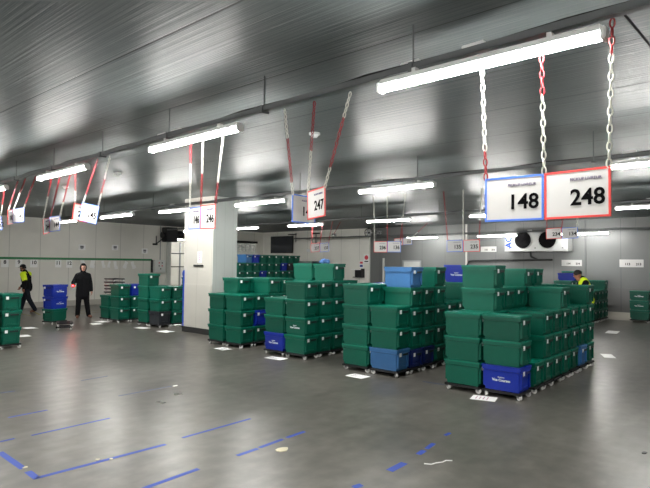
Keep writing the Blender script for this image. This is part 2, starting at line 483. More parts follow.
# third block, behind the middle one
fl_ = [7.83, 8.26, 8.68, 9.11]
block(fl_, (7.20 + CL / 2, 7.80 + CL / 2),
      ([4, 4, 5, 4], [[B, G, G], 3, 5, 4]), 'block with twin top crates', 'the third block',
      letters={(0, 0): (1,), (1, 0): (0,)})
# fourth block, beside the column
fk = [7.90, 8.31, 8.72, 9.13]
block(fk, (9.17 + CL / 2, 9.77 + CL / 2),
      ([3, [G, B, G], 4, 4], [3, 4, 4, 4]), 'block beside the column', 'the block beside the column')
# far block under the television: a single visible front row and some stacks behind
ff = [15.12 + 0.43 * i for i in range(9)]
block(ff, (17.8 + CL / 2, 18.42 + CL / 2),
      ([5, [G, G, G, G, G, LB], [G, G, G, G, G, B], [G, G, G, B, G, G], 6, 6, [G, G, G, G, B, G], [G, G, G, G, K, G], 6],
       [5, None, None, None, None, None, None, None, 6]), 'block under the television', 'the block under the television', ('front row', 'rear row'))
# small block behind the man in the black coat
block([8.57, 8.99], (15.60 + CL / 2, 16.21 + CL / 2),
      ([3, [G, G, B]], [2, None]), 'block beside black-coated man', 'the block beside the man in black')
# block left of the column with the black crate
block([8.74, 9.16], (13.66 + CL / 2, 14.27 + CL / 2),
      ([[K, G, G], 3], [4, 3]), 'block left of the column', 'the block left of the column')
# stack at the left edge of the picture
stack(4.32 + CW / 2, 12.62 + CL / 2, [G] * 3, 'stack at the left edge of the photo', 'the stack at the left edge')
stack(3.88 + CW / 2, 12.62 + CL / 2, [G] * 3, 'stack just outside the left edge of the photo', 'the stack at the left edge')
# blue-topped trolley stack, turned
stack(7.17, 16.74, [G, B, B], 'blue-topped stack between the two men', 'the stack between the two men', rz=R(-70), letters=(1, 2), face=1)
# right block by the grey wall with the person in a vest
block([18.95, 19.38, 19.81, 20.24, 20.67], (4.93 + CL / 2, 5.54 + CL / 2),
      ([[LW] * 3, [LW] * 3, [LW] * 3, [LW] * 3, [LW] * 4], [[LW] * 4, [LW, LW, LW, LW, ('royal blue', .25)], [LW] * 5, [LW] * 4, [LW] * 4]), 'block behind the vested worker', 'the block behind the vested worker')
# pair at the right edge
block([20.75], (3.63 + CL / 2, 3.02 + CL / 2), ([[LW] * 3], [[LW, LW, LW, ('royal blue', .29), LW]]), 'pair by the right edge', 'the pair by the right edge', ('left pile', 'right pile'), letters={(0, 0): (1, 2)})
# stack seen through the doorway
stack(15.35, 21.6, [G] * 3, 'stack in front of the shutter doorway', 'the doorway stack')
stack(15.85, 21.6, [B, G, G], 'second stack in front of the shutter doorway', 'the doorway stack')

# loose dollies
t = dolly('empty black dolly on the floor in front of the blue-topped stack', (6.78, 15.2, 0), R(-28))
t = dolly('empty black dolly lying on top of the dolly in front of the blue-topped stack', (6.78, 15.2, 0.102), R(-22))
for i in range(5):
    tt = thing('wheeled_dolly', 'black dolly, %s of the pile on the crates beside the man in black' % ['lowest', 'second', 'third', 'fourth', 'topmost'][i], 'dolly', (8.90, 16.50, DH + 2 * CHH + 0.002 + 0.106 * i), random.uniform(-.08, .08), 'piled dollies')
    put('deck', DM[0], tt)
    for sx in (-1, 1):
        for sy in (-1, 1):
            c = put('caster', DM[1], tt, (sx * (CW / 2 - 0.05), sy * (CL / 2 - 0.055), 0))
            put('wheel', DM[2], c)

# things lying on crates
def lump(seed, sx, sy, sz):
    def f(bm):
        rr = random.Random(seed)
        bmesh.ops.create_icosphere(bm, subdivisions=3, radius=1)
        for v in bm.verts:
            k = 1 + 0.22 * math.sin(v.co.x * 5 + seed) * math.cos(v.co.y * 4 + seed * 2) + rr.uniform(-.05, .05)
            v.co = Vector((v.co.x * sx * k, v.co.y * sy * k, max(-0.55, v.co.z) * sz * k))
        zmin = min(v.co.z for v in bm.verts)
        for v in bm.verts: v.co.z -= zmin
    return f
ztop = DH + 5 * CHH
tag(obj('cloth_bundle', lump(3, .12, .10, .06), BLUECL, None, (8.95, 7.68, ztop), smooth=True), 'crumpled blue cloth lying on the twin top crates', 'cloth')
tag(obj('flat_tray', lambda bm: (box(bm, (0, 0, 0.006), (0.30, 0.42, 0.012)), box(bm, (0.145, 0, 0.025), (0.01, 0.42, 0.05)), box(bm, (-0.145, 0, 0.025), (0.01, 0.42, 0.05)), box(bm, (0, 0.205, 0.025), (0.30, 0.01, 0.05)), box(bm, (0, -0.205, 0.025), (0.30, 0.01, 0.05))), DARK, None, (8.92, 8.08, ztop)), 'shallow black tray lying on the left of the twin top crates', 'tray')
tag(obj('bin_bag', lump(5, .30, .3, .24), GREYB, None, (15.4, 21.55, DH + 3 * CHH), smooth=True), 'grey-blue plastic bag on the crates at the shutter doorway', 'bag')

# ------------------------------------------------------------------ lighting rows
def tube_light(label, xa, ya, xb, yb, z, group):
    L_ = math.hypot(xb - xa, yb - ya)
    rz = math.atan2(yb - ya, xb - xa)
    t = thing('tube_light', label, 'light', ((xa + xb) / 2, (ya + yb) / 2, z), rz, group)
    def housing(bm):
        box(bm, (0, 0, 0.045), (L_ - 0.05, 0.075, 0.045), bevel=0.008)
        for k in (-0.3, 0.3):
            box(bm, (k * L_, 0, 0.082), (0.03, 0.05, 0.03))
    def diff(bm):
        n = 10
        rows = []
        for xx in (-L_ / 2 + 0.03, L_ / 2 - 0.03):
            rows.append([bm.verts.new((xx, 0.034 * math.cos(math.pi * i / n), 0.022 - 0.042 * math.sin(math.pi * i / n))) for i in range(n + 1)])
        for i in range(n):
            bm.faces.new((rows[0][i], rows[0][i + 1], rows[1][i + 1], rows[1][i]))
        bm.faces.new(rows[0]); bm.faces.new(rows[1][::-1])
        bm.faces.new((rows[0][0], rows[1][0], rows[1][n], rows[0][n]))
    obj('housing', housing, HOUSE, t)
    obj('diffuser', diff, TUBE, t)
    for sx in (-1, 1):
        obj('end_cap', lambda bm: box(bm, (sx * (L_ / 2 - 0.015), 0, 0.012), (0.03, 0.085, 0.075), bevel=0.008), HOUSE, t)
    return t

ROWNAME = ['nearest', 'second', 'third', 'rear']
LIGHTS = [
    (0, [(3.28, .76, 3.28, 2.30), (3.40, 3.99, 3.44, 5.62), (3.52, 7.32, 3.56, 9.02), (3.64, 10.6, 3.7, 12.3)], 3.16),
    (1, [(7.40, 0.20, 7.42, 1.70), (7.42, 4.14, 7.44, 5.62), (7.60, 7.53, 7.62, 9.08), (7.60, 10.5, 7.60, 11.95), (7.52, 13.05, 7.55, 14.8), (7.7, 16.55, 7.72, 18.0)], 3.1),
    (2, [(12.8, 1.2, 12.8, 2.85), (12.85, 4.7, 12.85, 6.2), (12.9, 7.95, 12.9, 9.45), (12.98, 11.2, 12.98, 12.75), (13.0, 14.2, 13.0, 15.75), (13.1, 17.4, 13.1, 18.8)], 3.1),
    (3, [(20.3, 4.70, 20.3, 6.3), (20.3, 7.85, 20.3, 9.45), (20.3, 11.2, 20.3, 12.7)], 3.0),
]
for row, ls, z in LIGHTS:
    for i, (xa, ya, xb, yb) in enumerate(ls):
        tube_light('lit white tube lamp, %s from the right in the %s row' % (['first', 'second', 'third', 'fourth', 'fifth', 'sixth'][i], ROWNAME[row]), xa, ya, xb, yb, z, 'tube lights')
# the row of the same lamps over the part of the hall where the photographer stands
for i, (ya, yb) in enumerate([(-3.6, -2.0), (-0.6, 1.0), (2.4, 4.0), (5.4, 7.0), (8.4, 10.0), (11.4, 13.0), (14.4, 16.0), (17.4, 19.0)]):
    tube_light('%s lit tube lamp in the row above the photographer, out of view' % ['first', 'second', 'third', 'fourth', 'fifth', 'sixth', 'seventh', 'eighth'][i], -1.2, ya, -1.2, yb, 3.16, 'tube lights out of the photo')
tube_light('added tube lamp lighting the room beyond the doorway', 16.0, 25.2, 17.6, 25.2, 3.1, 'added corridor lights')  # this lamp and the next are added to light the room beyond
tube_light('added tube lamp lighting the room beyond the curtain', 18.6, 25.2, 20.2, 25.2, 3.1, 'added corridor lights')

def rail(label, xa, ya, xb, yb, z, step, boxes=()):
    L_ = math.hypot(xb - xa, yb - ya)
    rz = math.atan2(yb - ya, xb - xa)
    t = thing('lamp_rail', label, 'rail', ((xa + xb) / 2, (ya + yb) / 2, z), rz, 'lamp rails')
    obj('channel', lambda bm: (box(bm, (0, 0, 0), (L_, 0.06, 0.012)), box(bm, (0, 0.027, 0.02), (L_, 0.006, 0.04)), box(bm, (0, -0.027, 0.02), (L_, 0.006, 0.04))), RAILM, t)
    obj('cable', lambda bm: tube(bm, [(-L_ / 2 + i * 0.5, 0.012 * math.sin(i * 1.7), 0.048 + 0.01 * math.sin(i * 2.3)) for i in range(int(L_ / 0.5) + 1)], 0.008, 6), DARK, t)
    n = int(L_ / step)
    for i in range(n):
        x = -L_ / 2 + step * (i + 0.5)
        obj('hanger_rod', lambda bm: (cyl(bm, (x, 0, 0), (x, 0, CH - z), 0.006, seg=6), box(bm, (x, 0, 0.01), (0.03, 0.09, 0.07))), RAILM, t)
    for bx_ in boxes:
        obj('junction_box', lambda bm: box(bm, (bx_ - L_ / 2, -0.045, 0.05), (0.16, 0.05, 0.07), bevel=0.006), HOUSE, t)
    return t
rail('long steel rail carrying the nearest row of tube lamps', 3.20, -2.0, 3.74, 13.2, 3.275, 1.62, (3.6, 4.1, 7.2, 7.5))
rail('long steel rail carrying the second row of tube lamps', 7.38, -2.0, 7.74, 19.0, 3.215, 2.6, (3.5, 7.3, 13.5))
rail('long steel rail carrying the third row of tube lamps', 12.78, -2.0, 13.12, 20.0, 3.215, 2.6, (4.2, 14.6))
rail('long steel rail carrying the rear row of tube lamps', 20.3, 0.0, 20.3, 19.5, 3.115, 2.6, (7.4,))
tag(obj('slack_cable', lambda bm: tube(bm, [(3.33, 0.70, 3.30), (4.4, 0.62, 3.24), (5.6, 0.62, 3.2), (7.36, 0.66, 3.25)], 0.008, 6), DARK), 'thin dark cable slung between the two nearest lamp rails at right', 'cable')
for i, (x, y) in enumerate([(5.33, 4.77), (5.36, 9.9), (5.6, 12.7), (10.6, 6.2)]):
    t = thing('smoke_detector', 'small white smoke detector on the ceiling, ' + ['beside the pendant 147 chains', 'above the pendant 145 sign', 'above the pendant 144 sign', 'over the middle block'][i], 'detector', (x, y, CH), 0, 'smoke detectors')
    obj('base', lambda bm: cyl(bm, (0, 0, 0), (0, 0, -0.025), 0.075, seg=20), HOUSE, t)
    obj('head', lambda bm: cyl(bm, (0, 0, -0.025), (0, 0, -0.06), 0.055, 0.035, seg=20), CARD, t)

# ------------------------------------------------------------------ pendant signs
def board(label, A, Bp, top, bot, num, color, tilt=0.0, group='pendant number signs', fs=None, numdx=0.085):
    """sign board from its left end A to its right end Bp (x, y), as read"""
    A = Vector((A[0], A[1], 0)); Bp = Vector((Bp[0], Bp[1], 0))
    u = (Bp - A); w = u.length; u.normalize()
    z = Vector((0, 0, 1)); n = u.cross(z)
    h = top - bot
    c = (A + Bp) / 2 + z * (top + bot) / 2
    t = thing('pendant_sign', label, 'sign', (0, 0, 0), 0, group)
    M = Matrix((u, z, n)).transposed().to_4x4()
    M = Matrix.Translation(c) @ M @ Matrix.Rotation(tilt, 4, 'Z')
    t.matrix_world = M
    obj('panel', lambda bm: box(bm, (0, 0, 0), (w, h, 0.006)), SIGNW, t)
    bm_ = BORDB if color == 'blue' else BORDR
    q = 0.013
    def bord(bm):
        for s in (-1, 1):
            box(bm, (0, s * (h / 2 - q / 2), 0.0), (w, q, 0.010))
            box(bm, (s * (w / 2 - q / 2), 0, 0.0), (q, h - 2 * q, 0.010))
    obj('border', bord, bm_, t)
    fs = fs or h * 0.46
    text('number', num, fs, INK, t, (w * 0.165, -h * 0.09, 0.0045), bold=0.0022 * fs / 0.1)
    text('caption', 'PICKUP LIVREUR', h * 0.085, PINK, t, (w * 0.14, h * 0.30, 0.0045))
    return t

def link(bm, p, d, side, ln, wd, r, seg=10, ms=5):
    """one chain link centred at p, long axis d, flat axis side"""
    ring = []
    nrm = d.cross(side)
    for i in range(seg):
        a = 2 * math.pi * i / seg
        ca, sa = math.cos(a), math.sin(a)
        cpt = p + d * (ca * ln / 2) + side * (sa * wd / 2)
        out = (d * ca / (ln) + side * sa / (wd)).normalized()
        ring.append([bm.verts.new(cpt + (out * math.cos(b) + nrm * math.sin(b)) * r) for b in [2 * math.pi * j / ms for j in range(ms)]])
    for i in range(seg):
        k = (i + 1) % seg
        for j in range(ms):
            l = (j + 1) % ms
            bm.faces.new((ring[i][j], ring[k][j], ring[k][l], ring[i][l]))

def chain(label, top, bot, segs, pitch=0.047, group='sign chains'):
    """plastic chain from top to bot; segs = [(colour, fraction), ...] from the top"""
    top, bot = Vector(top), Vector(bot)
    d = bot - top; L_ = d.length; dn = d.normalized()
    s1 = dn.orthogonal().normalized(); s2 = dn.cross(s1)
    n = max(3, int(L_ / pitch))
    t = thing('hanging_chain', label, 'chain', top, 0, group)
    bms = {}
    acc = []; f0 = 0
    for c, f in segs:
        acc.append((f0, f0 + f, c)); f0 += f
    for i in range(n):
        f = (i + 0.5) / n
        c = [(k_, a[2]) for k_, a in enumerate(acc) if a[0] <= f * f0 <= a[1]][0]
        bm = bms.setdefault(c, bmesh.new())
        a = (s1 + s2).normalized() if i % 2 else (s1 - s2).normalized()
        link(bm, dn * (L_ * f), dn, a, L_ / n * 1.08, L_ / n * 0.52, L_ / n * 0.105)
    for (k_, c), bm in bms.items():
        me = bpy.data.meshes.new('chain_links')
        bmesh.ops.recalc_face_normals(bm, faces=bm.faces[:])
        bm.to_mesh(me); bm.free()
        me.materials.append(CHW if c == 'w' else CHR)
        for p in me.polygons: p.use_smooth = True
        o = put('red_links' if c == 'r' else 'white_links', me, t)
        o['label'] = 'red plastic links' if c == 'r' else 'white plastic links'
    return t

ZR = 3.27
# 148 | 248
board('blue-bordered hanging sign reading 148', (3.46, 1.555), (3.46, 1.170), 2.455, 2.165, '148', 'blue', -0.004, 'pendant number signs')
board('red-bordered hanging sign reading 248', (3.46, 1.165), (3.42, 0.780), 2.455, 2.165, '248', 'red', 0.0)
chain('chain at the free end of sign 148, red at both ends', (3.36, 1.535, ZR), (3.46, 1.55, 2.445), [('r', .12), ('w', .66), ('r', .22)])
chain('chain between signs 148 and 248, red above white', (3.35, 1.145, ZR), (3.46, 1.168, 2.445), [('r', .40), ('w', .60)])
chain('chain at the free end of sign 248, red above white', (3.33, 0.745, ZR), (3.42, 0.79, 2.445), [('r', .25), ('w', .75)])
# 147 | 247
board('blue-bordered hanging sign folded behind sign 247', (3.92, 3.80), (4.29, 3.82), 2.575, 2.29, '147', 'blue', 0.0)
board('red-bordered hanging sign reading 247', (4.00, 3.66), (3.86, 3.31), 2.60, 2.315, '247', 'red', 0.035)
chain('chain at the blue end of the 147 and 247 signs', (3.47, 3.47, ZR), (3.92, 3.79, 2.565), [('w', .32), ('r', .5), ('w', .18)])
chain('middle chain of the 147 and 247 signs, red above white', (3.46, 3.10, ZR), (4.0, 3.66, 2.58), [('r', .5), ('w', .5)])
chain('slanting chain at the free end of sign 247, mostly red', (3.45, 2.70, ZR), (3.86, 3.32, 2.59), [('w', .26), ('r', .5), ('w', .24)])
# 146 | 246
board('blue-bordered hanging sign reading 146, turned away', (4.02, 5.67), (3.93, 5.315), 2.545, 2.275, '146', 'blue', -0.03)
board('red-bordered hanging sign reading 246', (3.93, 5.31), (3.85, 4.93), 2.545, 2.262, '246', 'red', -0.03)
chain('chain at the blue end of the 146 and 246 signs, red above white', (3.55, 5.0, 3.22), (4.01, 5.64, 2.54), [('r', .32), ('w', .68)])
chain('middle chain of the 146 and 246 signs, white above red', (3.55, 4.78, 3.22), (3.93, 5.31, 2.54), [('w', .5), ('r', .5)])
chain('chain at the free end of sign 246, white above red', (3.54, 4.42, 3.22), (3.86, 4.95, 2.54), [('w', .66), ('r', .34)])
# 145 | 245
board('blue-bordered hanging sign reading 145, swung askew', (4.00, 8.51), (4.10, 8.14), 2.765, 2.48, '145', 'blue', -0.20)
board('red-bordered hanging sign half hidden behind sign 145', (3.965, 8.705), (4.24, 8.75), 2.795, 2.515, '245', 'red', -0.10)
chain('chain at the left of sign 145, red above white', (3.60, 7.20, ZR), (4.02, 8.47, 2.80), [('r', .8), ('w', .2)])
chain('chain at the right of sign 145, white red and white', (3.59, 6.85, ZR), (4.10, 8.14, 2.73), [('w', .42), ('r', .3), ('w', .28)])
chain('chain of the sign half hidden behind sign 145, red above white', (3.62, 7.9, 3.24), (4.0, 8.71, 2.79), [('r', .62), ('w', .38)])
# 144 | 244
board('blue-bordered hanging sign reading 144', (4.42, 10.64), (4.44, 10.25), 2.71, 2.425, '144', 'blue', 0.03)
board('red-bordered hanging sign folded beside sign 144', (4.19, 10.375), (4.415, 10.64), 2.665, 2.38, '244', 'red', 0.16)
chain('chain at the left of the 144 signs, red above white', (3.66, 8.75, ZR), (4.195, 10.39, 2.63), [('r', .48), ('w', .52)])
chain('middle chain of the 144 signs, all red', (3.66, 8.45, ZR), (4.42, 10.62, 2.71), [('r', 1.0)])
chain('chain at the right of sign 144, red above white', (3.64, 8.05, ZR), (4.44, 10.27, 2.70), [('r', .66), ('w', .34)])
# 143 | 243
board('blue-bordered hanging sign reading 143', (4.115, 11.60), (4.185, 11.24), 2.895, 2.61, '143', 'blue', 0.05)
board('red-bordered hanging sign folded beside sign 143', (3.915, 11.30), (4.11, 11.60), 2.855, 2.575, '243', 'red', 0.10)
chain('chain at the left of the 143 signs, red above white', (3.70, 10.25, ZR), (3.93, 11.32, 2.82), [('r', .8), ('w', .2)])
chain('middle chain of the 143 signs, red above white', (3.69, 9.9, ZR), (4.12, 11.58, 2.88), [('r', .42), ('w', .58)])
chain('chain at the right of sign 143, red above white', (3.68, 9.45, ZR), (4.185, 11.26, 2.885), [('r', .86), ('w', .14)])

board('blue-bordered hanging sign cut by the left edge of the photo', (4.05, 12.48), (4.23, 12.50), 2.78, 2.50, '142', 'blue', 0.06)
chain('chain of the sign at the left edge of the photo', (3.72, 10.9, ZR), (4.2, 12.5, 2.77), [('r', .6), ('w', .4)])

# third-row signs
def far_pair(Yl, Ym, Yr, z0, z1, nl, nr, cl, cr_, note, X=13.0, tl=0.0, tops=None, cs=('r', 'w', 'r'), dx=0.0, tx=None):
    board('%s-bordered hanging sign reading %s, %s' % (cl, nl, note), (X + dx, Yl), (X, Ym + 0.004), z1, z0, nl, cl, tl)
    board('%s-bordered hanging sign reading %s, %s' % (cr_, nr, note), (X, Ym - 0.004), (X + dx, Yr), z1, z0, nr, cr_, tl)
    tops = tops or (Yl, Ym, Yr)
    for k, (yt, yb, c) in enumerate(zip(tops, (Yl - 0.02, Ym, Yr + 0.02), cs)):
        seg = [('r', .5), ('w', .5)] if c == 'rw' else ([('w', .6), ('r', .4)] if c == 'wr' else [(c, 1.0)])
        chain('%s chain of signs %s and %s' % (['left', 'middle', 'right'][k], nl, nr), (tx or 13.07, yt, 3.6 if tx else 3.19), (X, yb, z1 - 0.02), seg, 0.055)
far_pair(11.74, 11.35, 10.98, 2.24, 2.52, '237', '137', 'red', 'blue', 'near the television', tl=0.08, tops=(11.74, 11.3, 10.9), cs=('r', 'r', 'r'))
far_pair(8.05, 7.64, 7.245, 2.17, 2.445, '236', '136', 'red', 'blue', 'above the middle block', X=11.3, tl=-0.01, tops=(8.07, 7.66, 7.12), cs=('w', 'wr', 'wr'), tx=11.3)
far_pair(6.11, 5.70, 5.296, 2.175, 2.445, '135', '235', 'blue', 'red', 'left of the cooling unit', X=11.5, tl=0.01, tops=(6.2, 5.70, 5.25), cs=('r', 'w', 'wr'), tx=11.5)
far_pair(4.35, 4.0, 3.65, 2.50, 2.75, '234', '134', 'red', 'blue', 'in front of the cooling unit', tl=0.03, tops=(4.36, 3.98, 3.66), cs=('r', 'r', 'w'))
board('small red-bordered hanging sign beyond signs 236 and 136', (17.6, 11.58), (17.6, 11.20), 2.86, 2.60, '233', 'red', 0.03)
board('small blue-bordered hanging sign beyond signs 236 and 136', (17.6, 11.19), (17.6, 10.80), 2.87, 2.61, '133', 'blue', 0.03)
chain('short red chain of the small signs beyond signs 236 and 136', (17.7, 11.3, 3.3), (17.6, 11.2, 2.86), [('r', 1)], 0.055)
chain('slanting chain of the small signs beyond signs 236 and 136', (17.7, 10.2, 3.4), (17.6, 10.82, 2.86), [('r', .6), ('w', .4)], 0.055)
tag(obj('strut_channel', lambda bm: (box(bm, (17.72, 10.8, 3.42), (0.05, 1.6, 0.05)), cyl(bm, (17.72, 10.2, 3.42), (17.72, 10.2, CH), 0.008), cyl(bm, (17.72, 11.4, 3.42), (17.72, 11.4, CH), 0.008)), STEEL), 'short steel channel holding the small rear signs', 'channel')

# ------------------------------------------------------------------ wall fittings
def wall_card(label, X, ya, yb, z0, z1, txt):
    t = thing('wall_number_sign', label, 'sign', (X - 0.012, (ya + yb) / 2, (z0 + z1) / 2), 0, 'number cards on the grey wall')
    w = ya - yb; h = z1 - z0
    obj('card', lambda bm: box(bm, (0, 0, 0), (0.008, w, h)), SIGNW, t)
    for k, s in enumerate(txt):
        text('number', s, h * 0.42, INK, t, (-0.005, w * (0.16 - 0.46 * k), -h * 0.12), (R(90), 0, R(-90)), bold=0.004)
XW = X1
wall_card('white number card on the grey wall behind the vested worker', XW, 6.62, 5.90, 1.87, 2.10, ('114', '214'))
wall_card('white number card on the grey wall at the far right', XW, 4.65, 3.90, 1.85, 2.12, ('113', '213'))
wall_card('white number card on the grey wall left of the cooling unit', XW, 9.85, 9.18, 2.42, 2.64, ('115', '215'))

# cooling unit
ev = thing('evaporator_unit', 'white twin-fan cooling unit high on the grey wall', 'cooling unit', (XW - 0.30, 7.40, 2.45), 0)
EW, EH = 2.36, 0.74
obj('casing', lambda bm: (box(bm, (0, 0, EH / 2), (0.60, EW, EH), bevel=0.012), box(bm, (0.0, 0, -0.015), (0.66, EW + 0.02, 0.03))), EVAP, ev)
for k, yy in enumerate((0.46, -0.46)):
    sh = obj('fan_shroud', lambda bm: (cyl(bm, (-0.301, yy, 0.40), (-0.34, yy, 0.40), 0.35, 0.33, seg=36), ), EVAP, ev)
    obj('fan_opening', lambda bm: cyl(bm, (-0.338, yy, 0.40), (-0.344, yy, 0.40), 0.315, seg=36), FANBLK, sh)
    def blades(bm):
        cyl(bm, (-0.344, yy, 0.40), (-0.37, yy, 0.40), 0.075, seg=18)
        for q in range(5):
            a = q * 2 * math.pi / 5 + 0.3
            pts = []
            for rr, da in ((0.07, -0.25), (0.30, -0.05), (0.30, 0.55), (0.07, 0.4)):
                pts.append((rr * math.cos(a + da), rr * math.sin(a + da), 0.012 if da > 0.2 else 0.0))
            v0 = [bm.verts.new((-0.346 - p[2], yy + p[0], 0.40 + p[1])) for p in pts]
            v1 = [bm.verts.new((-0.350 - p[2], yy + p[0], 0.40 + p[1])) for p in pts]
            bm.faces.new(v0); bm.faces.new(v1[::-1])
            for i in range(4): bm.faces.new((v0[i], v0[(i + 1) % 4], v1[(i + 1) % 4], v1[i]))
    obj('fan_blades', blades, FANBLK, sh)
    def grille(bm):
        for rr in (0.12, 0.2, 0.28, 0.325):
            n = 30
            tube(bm, [(-0.378, yy + rr * math.cos(2 * math.pi * i / n), 0.40 + rr * math.sin(2 * math.pi * i / n)) for i in range(n + 1)], 0.004, 5)
        for q in range(4):
            a = q * math.pi / 4
            cyl(bm, (-0.38, yy - 0.33 * math.cos(a), 0.40 - 0.33 * math.sin(a)), (-0.38, yy + 0.33 * math.cos(a), 0.40 + 0.33 * math.sin(a)), 0.004, seg=5)
    obj('fan_grille', grille, FANBLK, sh)
for yy in (1.0, 0.0, -1.0):
    obj('screw_plate', lambda bm: box(bm, (-0.303, yy, 0.09), (0.006, 0.05, 0.035)), DARK, ev)
text('logo', 'AC', 0.34, LOGOB, ev, (-0.304, 1.02, 0.33), (Matrix.Rotation(R(-90), 3, 'Z') @ Matrix.Rotation(R(90), 3, 'X') @ Matrix.Rotation(R(90), 3, 'Z')).to_euler(), bold=0.012)
tag(obj('drain_pipe', lambda bm: (tube(bm, [(XW - 0.05, 10.45, 1.85), (XW - 0.07, 10.36, 2.02), (XW - 0.07, 10.2, 2.06), (XW - 0.07, 6.95, 2.10)], 0.035, 10), tube(bm, [(XW - 0.07, 7.5, 2.10), (XW - 0.10, 7.75, 2.22), (XW - 0.14, 7.75, 2.41)], 0.03, 10)), BLACKPIPE), 'dark lagged drain pipe running under the cooling unit', 'pipe')

# television
FX = X1 - 0.10      # face of the pale far wall
tv = thing('television', 'large switched-off television high on the pale far wall', 'television', (FX - 0.125, 21.38, 2.88), 0)
obj('bezel', lambda bm: box(bm, (0, 0, 0), (0.06, 1.72, 0.94), bevel=0.01), DARK, tv)
obj('screen', lambda bm: box(bm, (-0.032, 0, 0.01), (0.004, 1.66, 0.87)), SCREEN, tv)
obj('wall_bracket', lambda bm: box(bm, (0.065, 0, 0), (0.07, 0.4, 0.4)), DARK, tv)
tag(obj('cable_bracket', lambda bm: (box(bm, (FX - 0.08, 20.62, 3.43), (0.16, 0.5, 0.05)), box(bm, (FX - 0.03, 20.40, 3.25), (0.03, 0.03, 0.5))), DARK), 'thin dark bracket and cable at the top corner of the television', 'bracket')
def drum(bm):
    n = 24
    cyl(bm, (-0.11, 0, 0), (0.11, 0, 0), 0.20, seg=n, cap=False)
    cyl(bm, (-0.10, 0, 0), (0.10, 0, 0), 0.185, seg=n, cap=False)
    tube(bm, [(-0.11, 0.195 * math.cos(2 * math.pi * i / n), 0.195 * math.sin(2 * math.pi * i / n)) for i in range(n + 1)], 0.015, 6)
    tube(bm, [(0.11, 0.195 * math.cos(2 * math.pi * i / n), 0.195 * math.sin(2 * math.pi * i / n)) for i in range(n + 1)], 0.015, 6)
fan = thing('drum_fan', 'dark round drum fan under the ceiling near the wall corner', 'fan', (20.85, 15.15, 3.34), R(35))
obj('drum', drum, DARK, fan, smooth=False)
obj('hub', lambda bm: cyl(bm, (-0.07, 0, 0), (0.05, 0, 0), 0.06, seg=16), DARK, fan)
def fblades(bm):
    for q in range(6):
        a = q * math.pi / 3
        box(bm, (0.0, 0.11 * math.cos(a), 0.11 * math.sin(a)), (0.012, 0.07 + 0.05 * abs(math.cos(a)), 0.07 + 0.05 * abs(math.sin(a))))
obj('blades', fblades, STEEL, fan)
obj('ceiling_bracket', lambda bm: box(bm, (0, 0, 0.22), (0.05, 0.05, 0.10)), DARK, fan)
sb = thing('hanging_sensor', 'small black box hanging on a red cord right of signs 237 and 137', 'sensor', (17.4, 14.42, 3.06), 0)
obj('case', lambda bm: box(bm, (0, 0, 0), (0.12, 0.18, 0.11), bevel=0.01), DARK, sb)
obj('lamp_face', lambda bm: box(bm, (-0.062, 0, -0.02), (0.004, 0.10, 0.05)), CARD, sb)
obj('cord', lambda bm: cyl(bm, (0, 0, 0.05), (0.1, -0.25, 0.54), 0.012, seg=6), CHR, sb)
sb = thing('hanging_sensor', 'small dark box hanging above sign 236', 'sensor', (16.0, 11.2, 3.0), 0)
obj('case', lambda bm: box(bm, (0, 0, 0), (0.12, 0.16, 0.12), bevel=0.01), DARK, sb)
obj('cord', lambda bm: cyl(bm, (0, 0, 0.05), (0, 0, 0.60), 0.008, seg=6), DARK, sb)
# bracket arm with pale fittings between television and sign 237
br = thing('pole_mount', 'steel wall arm with pale fittings right of the television', 'arm', (FX, 18.9, 3.1), 0)
obj('post', lambda bm: box(bm, (-0.08, 0, -0.1), (0.06, 0.06, 0.9)), STEEL, br)
obj('cross_bar', lambda bm: box(bm, (-0.08, 0, 0.34), (0.08, 0.5, 0.07)), DARK, br)
obj('fitting', lambda bm: (box(bm, (-0.1, 0.45, -0.55), (0.12, 0.28, 0.14), bevel=0.01), box(bm, (-0.08, 0.22, -0.62), (0.08, 0.36, 0.04))), CARD, br)
# notices and tray by the corner
for nm, y, z, w, h, lab in (('safety_notice', 15.68, 2.13, 0.34, 0.42, 'white notice with a red roundel near the wall corner'), ('safety_notice', 15.98, 1.85, 0.24, 0.36, 'white notice with red and blue bands left of the roundel notice')):
    t = thing(nm, lab, 'notice', (FX - 0.006, y, z), 0)
    obj('sheet', lambda bm: box(bm, (0, 0, 0), (0.008, w, h)), PAPER, t)
    if w > 0.3:
        obj('red_roundel', lambda bm: cyl(bm, (-0.004, 0, 0.05), (-0.008, 0, 0.05), 0.11, seg=24), REDP, t)
        obj('text_band', lambda bm: box(bm, (-0.006, 0, -0.14), (0.006, 0.22, 0.05)), INK, t)
    else:
        obj('red_band', lambda bm: box(bm, (-0.006, 0, 0.08), (0.006, 0.17, 0.1)), REDP, t)
        obj('blue_band', lambda bm: box(bm, (-0.006, 0, -0.08), (0.006, 0.17, 0.1)), LOGOB, t)
tr = thing('document_tray', 'black wall tray holding white papers on the pale far wall', 'tray', (FX - 0.10, 16.05, 1.42), 0)
obj('tray', lambda bm: (box(bm, (0.04, 0, -0.02), (0.12, 0.50, 0.34), bevel=0.01), box(bm, (-0.05, -0.26, 0), (0.26, 0.03, 0.44)), box(bm, (-0.05, 0, -0.20), (0.26, 0.5, 0.03))), DARK, tr)
obj('papers', lambda bm: box(bm, (-0.08, 0.12, 0.17), (0.20, 0.50, 0.03), rz=0.3), PAPER, tr)

